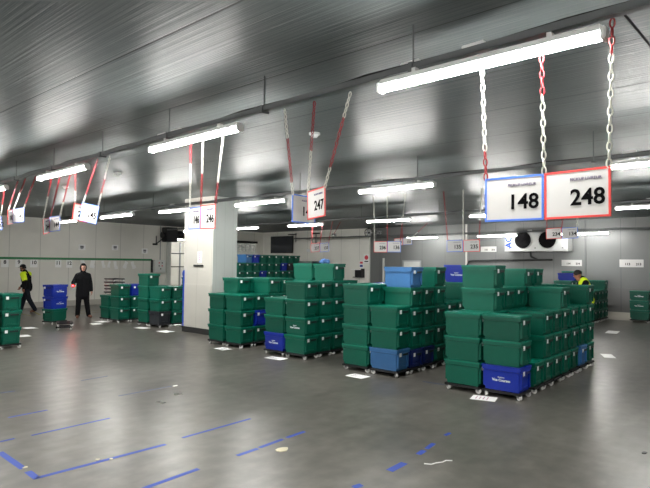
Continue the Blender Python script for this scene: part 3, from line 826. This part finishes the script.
# left wall: rail, sheets, cabinet, shutter
tag(obj('crash_rail', lambda bm: box(bm, ((2.0 + 14.25) / 2, Y1 - 0.025, 1.96), (12.25, 0.05, 0.09), bevel=0.008), GREENR), 'long green rail along the pale left wall', 'rail')
for lab, x, w, h, z, n in (('8', 7.92, .27, .38, 1.80, '8'), ('9', 8.42, .25, .36, 1.80, '9'), ('10', 8.98, .28, .38, 1.79, '10'), ('11', 9.93, .25, .36, 1.78, '11'), ('12', 10.38, .25, .36, 1.77, '12')):
    t = thing('numbered_sheet', 'white sheet marked %s taped under the green rail' % n, 'sheet', (x, Y1 - 0.006, z), 0, 'numbered sheets under the green rail')
    obj('sheet', lambda bm: box(bm, (0, 0, 0), (w, 0.006, h)), PAPER, t)
    text('number', n, 0.2, INK, t, (0, -0.004, 0), (R(90), 0, 0), bold=0.004)
for k, (x, w, h, z, r_) in enumerate(((10.92, .16, .14, 1.86, 0), (11.36, .2, .36, 1.76, .25), (11.85, .12, .32, 1.74, -.2), (12.12, .1, .28, 1.74, .3), (12.42, .14, .36, 1.70, -.15), (12.9, .16, .32, 1.72, .5), (13.28, .16, .34, 1.71, -.3))):
    wh = ['just right of sheet 12', 'second right of sheet 12', 'third right of sheet 12', 'fourth right of sheet 12', 'beside the green block', 'second from the cabinet', 'nearest the cabinet'][k]
    o = tag(obj('curled_sheet', lambda bm: (box(bm, (0, 0, 0), (w, 0.008, h), taper=(0.8, 1)), box(bm, (w * .3, -0.02, -h * .3), (w * .6, 0.03, h * .4))), PAPER, None, (x, Y1 - 0.024, z), (0, r_, 0)), 'curled white sheet hanging under the green rail, ' + wh, 'sheet', 'curled sheets under the green rail')
for x, z, wh in ((10.9, 2.46, 'above the man in the black coat'), (12.4, 2.49, 'above the piled dollies'), (13.87, 2.37, 'above the wall cabinet')):
    t = thing('pictogram_card', 'small white pictogram card on the pale left wall ' + wh, 'card', (x, Y1 - 0.006, z), 0, 'pictogram cards')
    obj('card', lambda bm: box(bm, (0, 0, 0), (0.30, 0.006, 0.24)), PAPER, t)
    obj('pictogram', lambda bm: (box(bm, (0, -0.004, 0.02), (0.15, 0.004, 0.09)), box(bm, (0, -0.004, -0.06), (0.12, 0.004, 0.03))), mat('grey_print', srgb(120, 122, 128), 0.6), t)
cb = thing('control_cabinet', 'white electrical control cabinet at the end of the green rail', 'cabinet', (14.56, Y1 - 0.015, 1.66), 0)
obj('case', lambda bm: box(bm, (0, -0.12, 0), (0.56, 0.24, 0.60), bevel=0.01), CABW, cb)
obj('door', lambda bm: box(bm, (0.0, -0.25, 0), (0.50, 0.02, 0.54), bevel=0.004), CABW, cb)
for k, (xx, zz, m_) in enumerate(((-0.08, 0.16, REDP), (0.08, 0.16, DARK), (-0.08, 0.02, DARK), (0.08, 0.02, REDP), (0.0, -0.12, DARK))):
    obj('push_button', lambda bm: cyl(bm, (xx, -0.258, zz), (xx, -0.285, zz), 0.028, seg=12), m_, cb)
obj('side_conduit', lambda bm: (cyl(bm, (-0.34, -0.06, 0.3), (-0.34, -0.06, -0.3), 0.05, seg=10),), DARK, cb)
obj('supply_conduit', lambda bm: cyl(bm, (0.1, -0.05, 0.3), (0.1, -0.05, CH - 1.66), 0.02, seg=8), STEEL, cb)
sh = thing('roller_shutter', 'rolled-up dark shutter with motor above the doorway left of the column', 'shutter', (0, 0, 0), 0)
obj('motor', lambda bm: (box(bm, (15.05, Y1 - 0.25, 3.18), (0.62, 0.45, 0.70), bevel=0.03), cyl(bm, (14.6, Y1 - 0.25, 3.15), (14.75, Y1 - 0.25, 3.15), 0.14, seg=16)), DARK, sh)
obj('roll', lambda bm: cyl(bm, (15.36, Y1 - 0.22, 3.20), (17.9, Y1 - 0.22, 3.20), 0.20, seg=20), DARK, sh)
obj('guide_rail', lambda bm: (box(bm, (15.12, Y1 - 0.06, 1.42), (0.22, 0.12, 2.84)),), mat('pale_guide_rail', srgb(204, 206, 200), 0.4), sh)
obj('guide_rail', lambda bm: (box(bm, (17.86, Y1 - 0.06, 1.42), (0.22, 0.12, 2.84)),), MATS['pale_guide_rail'], sh)
obj('brake_arm', lambda bm: (cyl(bm, (14.35, Y1 - 0.2, 2.72), (14.8, Y1 - 0.2, 3.05), 0.025, seg=8), cyl(bm, (14.35, Y1 - 0.2, 2.72), (14.35, Y1 - 0.2, 3.1), 0.025, seg=8), box(bm, (14.35, Y1 - 0.1, 2.7), (0.14, 0.2, 0.08))), DARK, sh)
# shelving frame beyond the doorway
rk = thing('storage_rack', 'grey rack frame in the room beyond the shutter doorway', 'rack', (17.2, 26.6, 0), 0)
for xx in (-1.3, 1.3):
    for yy in (-0.3, 0.3):
        obj('upright', lambda bm: box(bm, (xx, yy, 1.5), (0.07, 0.07, 3.0)), STEEL, rk)
for zz in (0.5, 1.6, 2.35):
    obj('shelf', lambda bm: box(bm, (0, 0, zz), (2.6, 0.66, 0.05)), DARK, rk)
sc_ = thing('strip_curtain', 'translucent plastic strip curtain in the doorway right of the column', 'curtain', (0, 0, 0), 0)
obj('header', lambda bm: box(bm, ((SX0 + SX1) / 2, Y1 - 0.03, SZ + 0.06), (SX1 - SX0 + 0.1, 0.08, 0.12)), DARK, sc_)
for i in range(9):
    xx = SX0 + 0.09 + i * 0.165
    obj('strip', lambda bm: box(bm, (xx, Y1 + 0.03 + 0.012 * (i % 2), SZ / 2 + 0.01), (0.2, 0.004, SZ - 0.02)), CURT, sc_)
for i in range(4):
    tag(obj('pale_patch', lambda bm: (box(bm, (0, 0, 0), (0.20, 0.006, 0.13)), box(bm, (0, 0, -0.2), (0.18, 0.006, 0.13))), PAPER, None, (19.62 + 0.3 * i, Y1 - 0.015, 2.78)), 'pale patch on the strip curtain, %s from the column' % ['first', 'second', 'third', 'fourth'][i], 'tag', 'pale patches on the strip curtain')  # pairs of pale rectangles in front of the strips

# ------------------------------------------------------------------ floor tape, papers, litter
def strip(label, a, b, w=0.05, m=TAPE):
    dx, dy = b[0] - a[0], b[1] - a[1]
    L_ = math.hypot(dx, dy)
    return tag(obj('floor_tape', lambda bm: box(bm, (0, 0, 0.0006), (L_, w, 0.0012)), m, None, ((a[0] + b[0]) / 2, (a[1] + b[1]) / 2, 0.0), (0, 0, math.atan2(dy, dx))), label, 'tape', 'tape strips on the floor')
strip('thick blue tape strip at the lower left corner of the photo', (2.045, 5.92), (2.03, 5.30), .06)
strip('short blue tape piece at the corner of the nearest marked bay', (2.03, 5.2), (2.02, 4.97), .06)
strip('long blue tape strip starting at the nearest bay corner', (2.0, 4.99), (3.26, 4.93), .05)
strip('blue tape strip cut by the bottom edge of the photo, left half', (2.50, 4.11), (3.08, 4.13), .05)
strip('blue tape strip beyond the long one, ending under the lamp glare', (2.46, 6.235), (3.35, 6.24), .035)
strip('short blue tape strip at the left edge before the thick strip', (2.0, 6.25), (2.3, 6.26), .035)
strip('thin blue tape strip at left, third line away', (2.55, 7.142), (3.0, 7.144), .035)
strip('faded blue tape strip left of the white scrap, third line away', (3.97, 7.17), (4.82, 7.16), .035, TAPEF)
strip('faint blue tape at the left edge, fourth line away', (2.9, 8.54), (3.12, 8.52), .035, TAPEF)
strip('faint blue tape near the red glow, fourth line away', (4.08, 8.51), (4.53, 8.54), .035, TAPEF)
strip('blue tape strip in the middle of the floor, thinning to the right', (3.50, 4.98), (4.47, 4.987), .04)
strip('left piece of the broken blue line beside the beige scrap', (3.54, 4.132), (3.81, 4.135), .05)
strip('middle piece of the broken blue line beside the beige scrap', (3.84, 4.142), (4.19, 4.157), .05)
strip('right piece of the broken blue line beside the beige scrap', (4.25, 4.16), (4.54, 4.165), .05)
strip('wide short blue tape piece at the bottom, left of the white string', (4.21, 2.81), (4.47, 2.814), .075)
strip('blue tape piece above the white string, nearer half', (4.76, 2.838), (4.90, 2.854), .06)
strip('blue tape piece above the white string, farther half', (4.96, 2.861), (5.16, 2.889), .05)
strip('tiny blue tape scrap farthest along the broken line', (5.48, 2.93), (5.6, 2.931), .04)
strip('blue tape scrap at the very bottom edge of the photo', (3.70, 2.83), (3.79, 2.81), .06)
strip('thin faded tape across the aisle between the two nearest blocks', (7.735, 4.53), (7.757, 4.16), .03, TAPEF)
for k, (a, b_) in enumerate((((7.68, 21.4), (7.62, 19.6)), ((8.31, 21.2), (7.95, 19.7)), ((8.88, 19.36), (10.2, 19.4)), ((9.6, 20.8), (10.3, 19.9)))):
    strip('faded yellow tape line ' + ['left of the walking man', 'between the walking man and the stack', 'behind the man in black', 'left of the green block'][k], a, b_, .07, YTAPE)
papers = [(6.23, 16.13, .3, .42, 'under the walking man, farther of two'), (5.47, 14.54, .3, .36, 'right of the stack at the left edge'), (8.42, 16.3, .3, .38, 'at the foot of the block beside the man in black'), (8.0, 15.85, .3, .4, 'in front of the block beside the man in black'),
          (8.42, 14.0, .28, .4, 'at the foot of the black crate stack'), (8.43, 12.85, .3, .42, 'at the foot of the column'), (7.62, 9.42, .24, .36, 'in front of the block beside the column'), (7.6, 7.75, .24, .42, 'in front of the blue crate of the third block'),
          (7.34, 5.54, .24, .36, 'in front of the middle block'), (7.36, 3.33, .26, .34, 'in front of the nearest block'), (12.59, 2.957, .5, .22, 'beyond the end of the nearest block'), (17.2, 3.92, .7, .3, 'before the block behind the vested worker')]
for i, (x, y, w, h, lab) in enumerate(papers):
    o = obj('paper_sheet', lambda bm: box(bm, (0, 0, 0.0015), (w, h, 0.003)), PAPER, None, (x, y, 0), (0, 0, [0.05, -.1, .2, -.2, .1, 0, -.1, .05, -.08, .25, .4, .1][i]))
    tag(o, 'white paper on the floor ' + lab, 'paper', 'paper sheets on the floor')
    if 5 < i < 10:
        obj('printed_lines', lambda bm: [box(bm, (0, h * (0.3 - 0.15 * j), 0.0033), (w * 0.6, 0.012, 0.0006)) for j in range(4)], MATS['pink_print'] if i == 9 else PINK, o)
def flake(seed, sx, sy):
    def f(bm):
        rr = random.Random(seed)
        poly_prism(bm, [(sx * math.cos(a) * rr.uniform(.6, 1), sy * math.sin(a) * rr.uniform(.6, 1)) for a in [i * math.pi / 4 for i in range(8)]], 0, 0.006)
    return f
for i, (x, y, sx, sy, m_, lab) in enumerate([(3.95, 3.93, .09, .07, BEIGE, 'flat beige scrap on the floor by the broken blue line'), (4.18, 6.38, .05, .02, DARK, 'small black scrap on the floor at centre left'), (2.58, 5.02, .02, .02, BEIGE, 'left of two yellowish crumbs on the long blue tape'), (2.675, 4.94, .022, .02, BEIGE, 'right of two yellowish crumbs on the long blue tape'), (6.34, 1.16, .05, .03, DARK, 'small black scrap on the floor at the right edge'), (2.05, 5.31, .025, .02, BEIGE, 'beige crumb on the thick blue tape'), (4.86, 7.13, .05, .025, PAPER, 'white scrap at the end of the faded blue tape')]):
    tag(obj('scrap', flake(i, sx, sy), m_, None, (x, y, 0.0012 if i in (2, 3, 5) else 0)), lab, 'litter', 'scraps on the floor')
tag(obj('white_string', lambda bm: tube(bm, [(4.57, 2.66, .005), (4.60, 2.60, .005), (4.66, 2.585, .005), (4.72, 2.55, .005), (4.78, 2.545, .006), (4.82, 2.50, .005)], 0.006, 6), PAPER), 'curled piece of white string on the floor at bottom right', 'string')

# ------------------------------------------------------------------ people
def skin_bmesh(chains, sub=1):
    """overlapping tapered limbs along the bones, later fused into one surface by a voxel remesh"""
    bm = bmesh.new()
    def ball(p, r):
        q = bmesh.ops.create_icosphere(bm, subdivisions=2, radius=r)
        for v in q['verts']: v.co += p
    for ch in chains:
        for k, (key, p, r) in enumerate(ch):
            p = Vector(p); ball(p, r)
            if k:
                p0, r0 = Vector(ch[k - 1][1]), ch[k - 1][2]
                if (p - p0).length > 1e-4: cyl(bm, p0, p, r0, r, seg=14)
    bmesh.ops.recalc_face_normals(bm, faces=bm.faces[:])
    me = bpy.data.meshes.new('tmp')
    bm.to_mesh(me); bm.free()
    return me

def remeshed(me, voxel, smooth_it=4):
    o = bpy.data.objects.new('tmp', me); COL.objects.link(o)
    r = o.modifiers.new('r', 'REMESH'); r.mode = 'VOXEL'; r.voxel_size = voxel
    s = o.modifiers.new('sm', 'SMOOTH'); s.iterations = smooth_it; s.factor = 0.5
    dg = bpy.context.evaluated_depsgraph_get()
    out = bpy.data.meshes.new_from_object(o.evaluated_get(dg))
    bpy.data.objects.remove(o)
    for p in out.polygons: p.use_smooth = True
    return out

def fin(name, me, m, parent, smooth=True):
    me.materials.clear(); me.materials.append(m)
    if smooth:
        for p in me.polygons: p.use_smooth = True
    return put(name, me, parent)

def V(*a): return Vector(a)
def person(label, loc, yaw, J, skin, coat, trousers, shoes, coat_len=0.0, hat=None, vest=None, hood=False, beard=False, head_yaw=0.0, head_pitch=0.0):
    t = thing('person', label, 'person', loc, yaw)
    P = {k: Vector(v) for k, v in J.items()}
    side = {'L': 1, 'R': -1}
    hip = (P['hipL'] + P['hipR']) / 2
    ch = [[('x', P['chest'] + V(0, 0, .08), .09), ('neb', P['neck'], .06), ('nec', P['head'] - V(0.0, 0, .07), .052), ('hea', P['head'], .06)]]
    mid = hip.lerp(P['chest'], .5)
    for sg_ in (-1, 1):
        ch.append([('a', hip + V(0, sg_ * .07, 0), .10), ('b', mid + V(0, sg_ * .06, 0), .092), ('c', P['chest'] + V(0, sg_ * .075, .0), .105), ('d', P['chest'].lerp(P['neck'], .5) + V(0, sg_ * .09, 0), .075)])
    for s in 'LR':
        ch.append([('hip' + s, P['hip' + s], .085), ('kne' + s, P['knee' + s], .056), ('ank' + s, P['ank' + s], .04), ('toe' + s, P['toe' + s], .036)])
        ch.append([('che', P['chest'].lerp(P['neck'], .5), .075), ('sho' + s, P['sho' + s], .062), ('elb' + s, P['elb' + s], .043), ('wri' + s, P['wri' + s], .029), ('pal' + s, P['wri' + s] + (P['wri' + s] - P['elb' + s]).normalized() * .07, .032)])
        # hand: five unequal curled fingers, thumb off the side of the palm
        d = (P['wri' + s] - P['elb' + s]).normalized()
        inn = V(0, -side[s], 0); inn = (inn - d * inn.dot(d)).normalized()
        fw = d.cross(inn) * 1.0
        if fw.x < 0: fw = -fw
        pal = P['wri' + s] + d * .085
        for k, (off, ln) in enumerate(((.030, .068), (.010, .078), (-.010, .072), (-.029, .055))):
            b0 = pal - d * .02 + fw * off
            b1 = pal + d * ln * .45 + fw * off + inn * .006
            b2 = b1 + (d * .7 + inn * .7).normalized() * ln * .4
            b3 = b2 + (d * .2 + inn * .95).normalized() * ln * .3
            ch.append([('f%d%s%d' % (k, s, q), p, r_) for q, (p, r_) in enumerate(((b0, .010), (b1, .0095), (b2, .009), (b3, .008)))])
        t0 = P['wri' + s] + d * .03 + fw * .02
        t1 = t0 + (d * .5 + fw * .8).normalized() * .045
        t2 = t1 + (d * .9 + inn * .4).normalized() * .032
        ch.append([('t%s%d' % (s, q), p, r_) for q, (p, r_) in enumerate(((t0, .012), (t1, .011), (t2, .009)))])
    me = skin_bmesh(ch, 1)
    bm = bmesh.new(); bm.from_mesh(me)
    # head: cranium, jaw, nose, ears, oriented by head_yaw / head_pitch
    Mh = Matrix.Translation(P['head'] + V(0.012, 0, .045)) @ Matrix.Rotation(head_yaw, 4, 'Z') @ Matrix.Rotation(head_pitch, 4, 'Y')
    def blob(c, s):
        r_ = bmesh.ops.create_icosphere(bm, subdivisions=3, radius=1)
        for v in r_['verts']:
            q = Vector((v.co.x * s[0] + c[0], v.co.y * s[1] + c[1], v.co.z * s[2] + c[2]))
            v.co = Mh @ q
    blob((0, 0, .02), (.098, .078, .105)); blob((.028, 0, -.055), (.066, .058, .062)); blob((.100, 0, -.012), (.022, .014, .022)); blob((.088, 0, -.058), (.014, .024, .010))
    for sy in (-1, 1): blob((-.005, sy * .078, -.005), (.018, .010, .030))
    me2 = bpy.data.meshes.new('body'); bm.to_mesh(me2); bm.free()
    body = fin('body', remeshed(me2, .009, 3), skin, t)
    for sy in (-1, 1):
        e = bmesh.new(); bmesh.ops.create_uvsphere(e, u_segments=10, v_segments=8, radius=.010)
        for v in e.verts: v.co = Mh @ (v.co + V(.086, sy * .030, .012))
        em = bpy.data.meshes.new('eye'); e.to_mesh(em); e.free()
        fin('eye', em, HAIR, body)
    # clothes
    dn = V(0, 0, -1)
    tr_ = [[('pl', hip + V(0, .06, 0), .122), ('pr', hip + V(0, -.06, 0), .122)], [('wl', hip + V(0, .055, .1), .108), ('wr', hip + V(0, -.055, .1), .108)]]
    for s in 'LR':
        tr_.append([('hip' + s, P['hip' + s], .105), ('kne' + s, P['knee' + s], .086), ('sh' + s, P['knee' + s].lerp(P['ank' + s], .6), .078), ('ank' + s, P['ank' + s] + V(0, 0, .005), .074)])
        fin('shoe', remeshed(skin_bmesh([[('h', P['ank' + s] + V(-.02, 0, -.005), .05), ('a', P['ank' + s] + (P['toe' + s] - P['ank' + s]) * .35 + V(0, 0, -.012), .05), ('b', P['toe' + s], .046)]], 1), .012), shoes, t)
    fin('trousers', remeshed(skin_bmesh(tr_, 1), .018), trousers, t)
    c = [[('x', P['chest'] + V(0, 0, .08), .12), ('col', P['neck'] + V(0, 0, .01), .085)]]
    for s in 'LR':
        g_ = side[s]
        c.append([('a', hip + V(0, g_ * .075, .02 - coat_len), .140 if coat_len > .1 else .128), ('b', hip + V(0, g_ * .075, .06), .130), ('c', mid + V(0, g_ * .07, 0), .122), ('d', P['chest'] + V(0, g_ * .085, 0), .132), ('e', P['chest'].lerp(P['neck'], .5) + V(0, g_ * .09, 0), .102)])
        c.append([('e', P['chest'].lerp(P['neck'], .5) + V(0, g_ * .09, 0), .10), ('sho' + s, P['sho' + s], .082), ('elb' + s, P['elb' + s], .068), ('wri' + s, P['wri' + s].lerp(P['elb' + s], .06), .055)])
    jk = fin('jacket', remeshed(skin_bmesh(c, 1), .016), coat, t)
    if vest == 'shoulders':
        c2 = []
        for s in 'LR':
            g_ = side[s]
            c2.append([('e', P['chest'].lerp(P['neck'], .35) + V(0, g_ * .085, 0), .124), ('f', P['chest'].lerp(P['neck'], .6) + V(0, g_ * .08, 0), .108)])
            c2.append([('sho' + s, P['sho' + s], .104), ('m' + s, P['sho' + s].lerp(P['elb' + s], .72), .088)])
        v = fin('hi_vis_panel', remeshed(skin_bmesh(c2, 1), .016), YELV, t); v['label'] = 'bright yellow shoulders and upper sleeves'
        bnd = [[('x', P['shoL'].lerp(P['elbL'], .30) , .100), ('y', P['shoL'].lerp(P['elbL'], .44), .096)]]
        fin('dark_strap', remeshed(skin_bmesh([[('x', P['chest'] + V(.10, .16, .10), .028), ('y', P['shoL'] + V(0.0, -.01, .10), .026), ('z', P['chest'] + V(-.12, .14, .10), .028)]], 1), .012), BLACKF, t)
    if vest == 'vest':
        c2 = []
        for s in 'LR':
            g_ = side[s]
            c2.append([('b', hip + V(0, g_ * .075, .05), .140), ('c', mid + V(0, g_ * .07, 0), .133), ('d', P['chest'] + V(0, g_ * .085, 0), .143), ('e', P['chest'].lerp(P['neck'], .5) + V(0, g_ * .10, 0), .122), ('f', P['chest'].lerp(P['neck'], .8) + V(0, g_ * .07, 0), .108)])
        v = fin('hi_vis_vest', remeshed(skin_bmesh(c2, 1), .016), YELV, t); v['label'] = 'bright yellow sleeveless vest'
    def headpiece(name, build, m):
        b2 = bmesh.new(); build(b2)
        for q in b2.verts: q.co = Mh @ q.co
        bmesh.ops.recalc_face_normals(b2, faces=b2.faces[:])
        mm = bpy.data.meshes.new(name); b2.to_mesh(mm); b2.free()
        return fin(name, mm, m, t)
    def dome(b2, cz, s, cut):
        r_ = bmesh.ops.create_icosphere(b2, subdivisions=4, radius=1)
        for q in r_['verts']:
            q.co = Vector((q.co.x * s[0], q.co.y * s[1], max(q.co.z, cut) * s[2] + cz))
    if hat == 'cap':
        def capf(b2):
            dome(b2, .045, (.108, .088, .095), -0.12)
            pts = [(.07 + .10 * math.cos(a), .072 * math.sin(a)) for a in [math.pi * (i / 10 - .5) for i in range(11)]]
            poly_prism(b2, pts, .036, .046)
        headpiece('cap', capf, BLACKF)
        headpiece('hair', lambda b2: dome(b2, .0, (.100, .083, .10), -0.2) or [setattr(q, 'co', Vector((q.co.x - .014, q.co.y, q.co.z - .015))) for q in b2.verts], HAIR)
    if hat == 'hair':
        headpiece('hair', lambda b2: dome(b2, .03, (.106, .086, .105), -0.25) or [setattr(q, 'co', Vector((q.co.x - .012, q.co.y, q.co.z))) for q in b2.verts], HAIR)
    if hood:
        def hf(b2):
            r_ = bmesh.ops.create_icosphere(b2, subdivisions=4, radius=1)
            for q in r_['verts']:
                x, y, z = q.co
                if x > .55 and z < .45: x = .55 - (x - .55) * 0.6
                q.co = Vector((x * .125 - .012, y * .108, z * .15 + .0))
        headpiece('hood', hf, coat)
    if beard:
        headpiece('beard', lambda b2: (bmesh.ops.create_icosphere(b2, subdivisions=3, radius=1), [setattr(q, 'co', Vector((q.co.x * .062 + .044, q.co.y * .062, q.co.z * .055 - .075))) for q in b2.verts]), HAIR)
    return t

def cam_yaw(dx, dy): return math.atan2(dy, dx)
# man in cap walking to the left of the photo
J1 = dict(hipL=(0, .09, .90), hipR=(0, -.09, .90), kneeL=(-.12, .09, .50), kneeR=(.17, -.09, .50), ankL=(-.36, .09, .12), ankR=(.28, -.09, .075), toeL=(-.22, .10, .045), toeR=(.43, -.10, .045),
          chest=(.06, 0, 1.26), neck=(.11, 0, 1.47), head=(.17, 0, 1.56), shoL=(.06, .19, 1.38), shoR=(.08, -.19, 1.38), elbL=(-.07, .25, 1.12), elbR=(.20, -.25, 1.13), wriL=(-.02, .24, .88), wriR=(.36, -.22, .92))
person('man in black cap and jacket with yellow shoulders walking to the left', (7.98, 20.95, 0), R(128), J1, SKIN, BLACKF, NAVYF, BROWN, 0.06, 'cap', 'shoulders', beard=True, head_pitch=R(6))
# man in long black coat facing the camera, scanner held at his chest
J2 = dict(hipL=(0, .10, .92), hipR=(0, -.10, .92), kneeL=(.02, .13, .50), kneeR=(.05, -.12, .50), ankL=(-.03, .20, .085), ankR=(.02, -.14, .085), toeL=(.10, .26, .045), toeR=(.16, -.15, .045),
          chest=(0, 0, 1.30), neck=(0.01, 0, 1.52), head=(.03, 0, 1.61), shoL=(0, .165, 1.405), shoR=(0, -.165, 1.405), elbL=(-.02, .235, 1.13), elbR=(.02, -.29, 1.16), wriL=(.04, .265, .89), wriR=(.22, -.29, 1.10))
person('person in a long hooded black coat standing and facing the camera', (8.50, 17.80, 0), R(-112), J2, SKIN2, BLACKF, BLACKF, BROWN, 0.22, None, None, hood=True)
a_ = R(-112)
hx, hy = .315, -.315
sx_, sy_ = 8.50 + hx * math.cos(a_) - hy * math.sin(a_), 17.80 + hx * math.sin(a_) + hy * math.cos(a_)
sn = thing('hand_scanner', 'small hand-held scanner with a red light in the hand of the person in black', 'scanner', (sx_, sy_, 1.08), a_)
obj('case', lambda bm: box(bm, (0, 0, 0), (.07, .07, .11), bevel=.012), DARK, sn)
obj('red_lamp', lambda bm: cyl(bm, (.036, 0, 0.0), (.05, 0, 0.0), .02, seg=16), REDL, sn)
# worker in yellow vest stooping behind the nearest block
J3 = dict(hipL=(0, .10, .90), hipR=(0, -.10, .90), kneeL=(.04, .12, .49), kneeR=(.02, -.12, .49), ankL=(0, .13, .085), ankR=(-.02, -.13, .085), toeL=(.13, .14, .045), toeR=(.11, -.14, .045),
          chest=(.07, 0, 1.29), neck=(.14, 0, 1.52), head=(.25, 0, 1.59), shoL=(.10, .18, 1.43), shoR=(.10, -.18, 1.43), elbL=(.22, .23, 1.18), elbR=(.22, -.23, 1.18), wriL=(.42, .20, .92), wriR=(.42, -.20, .92))
person('worker in a yellow vest stooping behind the nearest block of crates', (15.75, 4.17, 0), R(118), J3, SKIN, BLACKF, NAVYF, BROWN, 0.0, 'hair', 'vest', head_pitch=R(20))

# ------------------------------------------------------------------ camera, world, view
f = Vector((0.7593, 0.6508, 0)).normalized()
r = Vector((f.y, -f.x, 0)); u = Vector((0, 0, 1))
pt = math.atan(19.3 / 545.0); ro = 0.01
f2 = f * math.cos(pt) + u * math.sin(pt)
u2 = u * math.cos(pt) - f * math.sin(pt)
r3 = r * math.cos(ro) + u2 * math.sin(ro)
u3 = u2 * math.cos(ro) - r * math.sin(ro)
cd = bpy.data.cameras.new('camera')
cam = bpy.data.objects.new('camera', cd)
COL.objects.link(cam)
cam.matrix_world = Matrix.Translation((0, 0, 1.88)) @ Matrix((r3, u3, -f2)).transposed().to_4x4()
cd.sensor_width = 36.0
cd.lens = 545.0 / 650.0 * 36.0
cd.clip_start = 0.05; cd.clip_end = 200
SC.camera = cam

w = bpy.data.worlds.new('hall_air')
w.use_nodes = True
w.node_tree.nodes['Background'].inputs['Color'].default_value = (0.6, 0.63, 0.66, 1)
w.node_tree.nodes['Background'].inputs['Strength'].default_value = 0.05
SC.world = w
SC.view_settings.view_transform = 'Standard'
SC.view_settings.look = 'None'
SC.view_settings.gamma = 1.0
SC.view_settings.use_curve_mapping = False
SC.view_settings.exposure = 3.2
SC.cycles.max_bounces = 8
SC.cycles.diffuse_bounces = 4
SC.cycles.caustics_reflective = True
SC.cycles.sample_clamp_indirect = 4.0
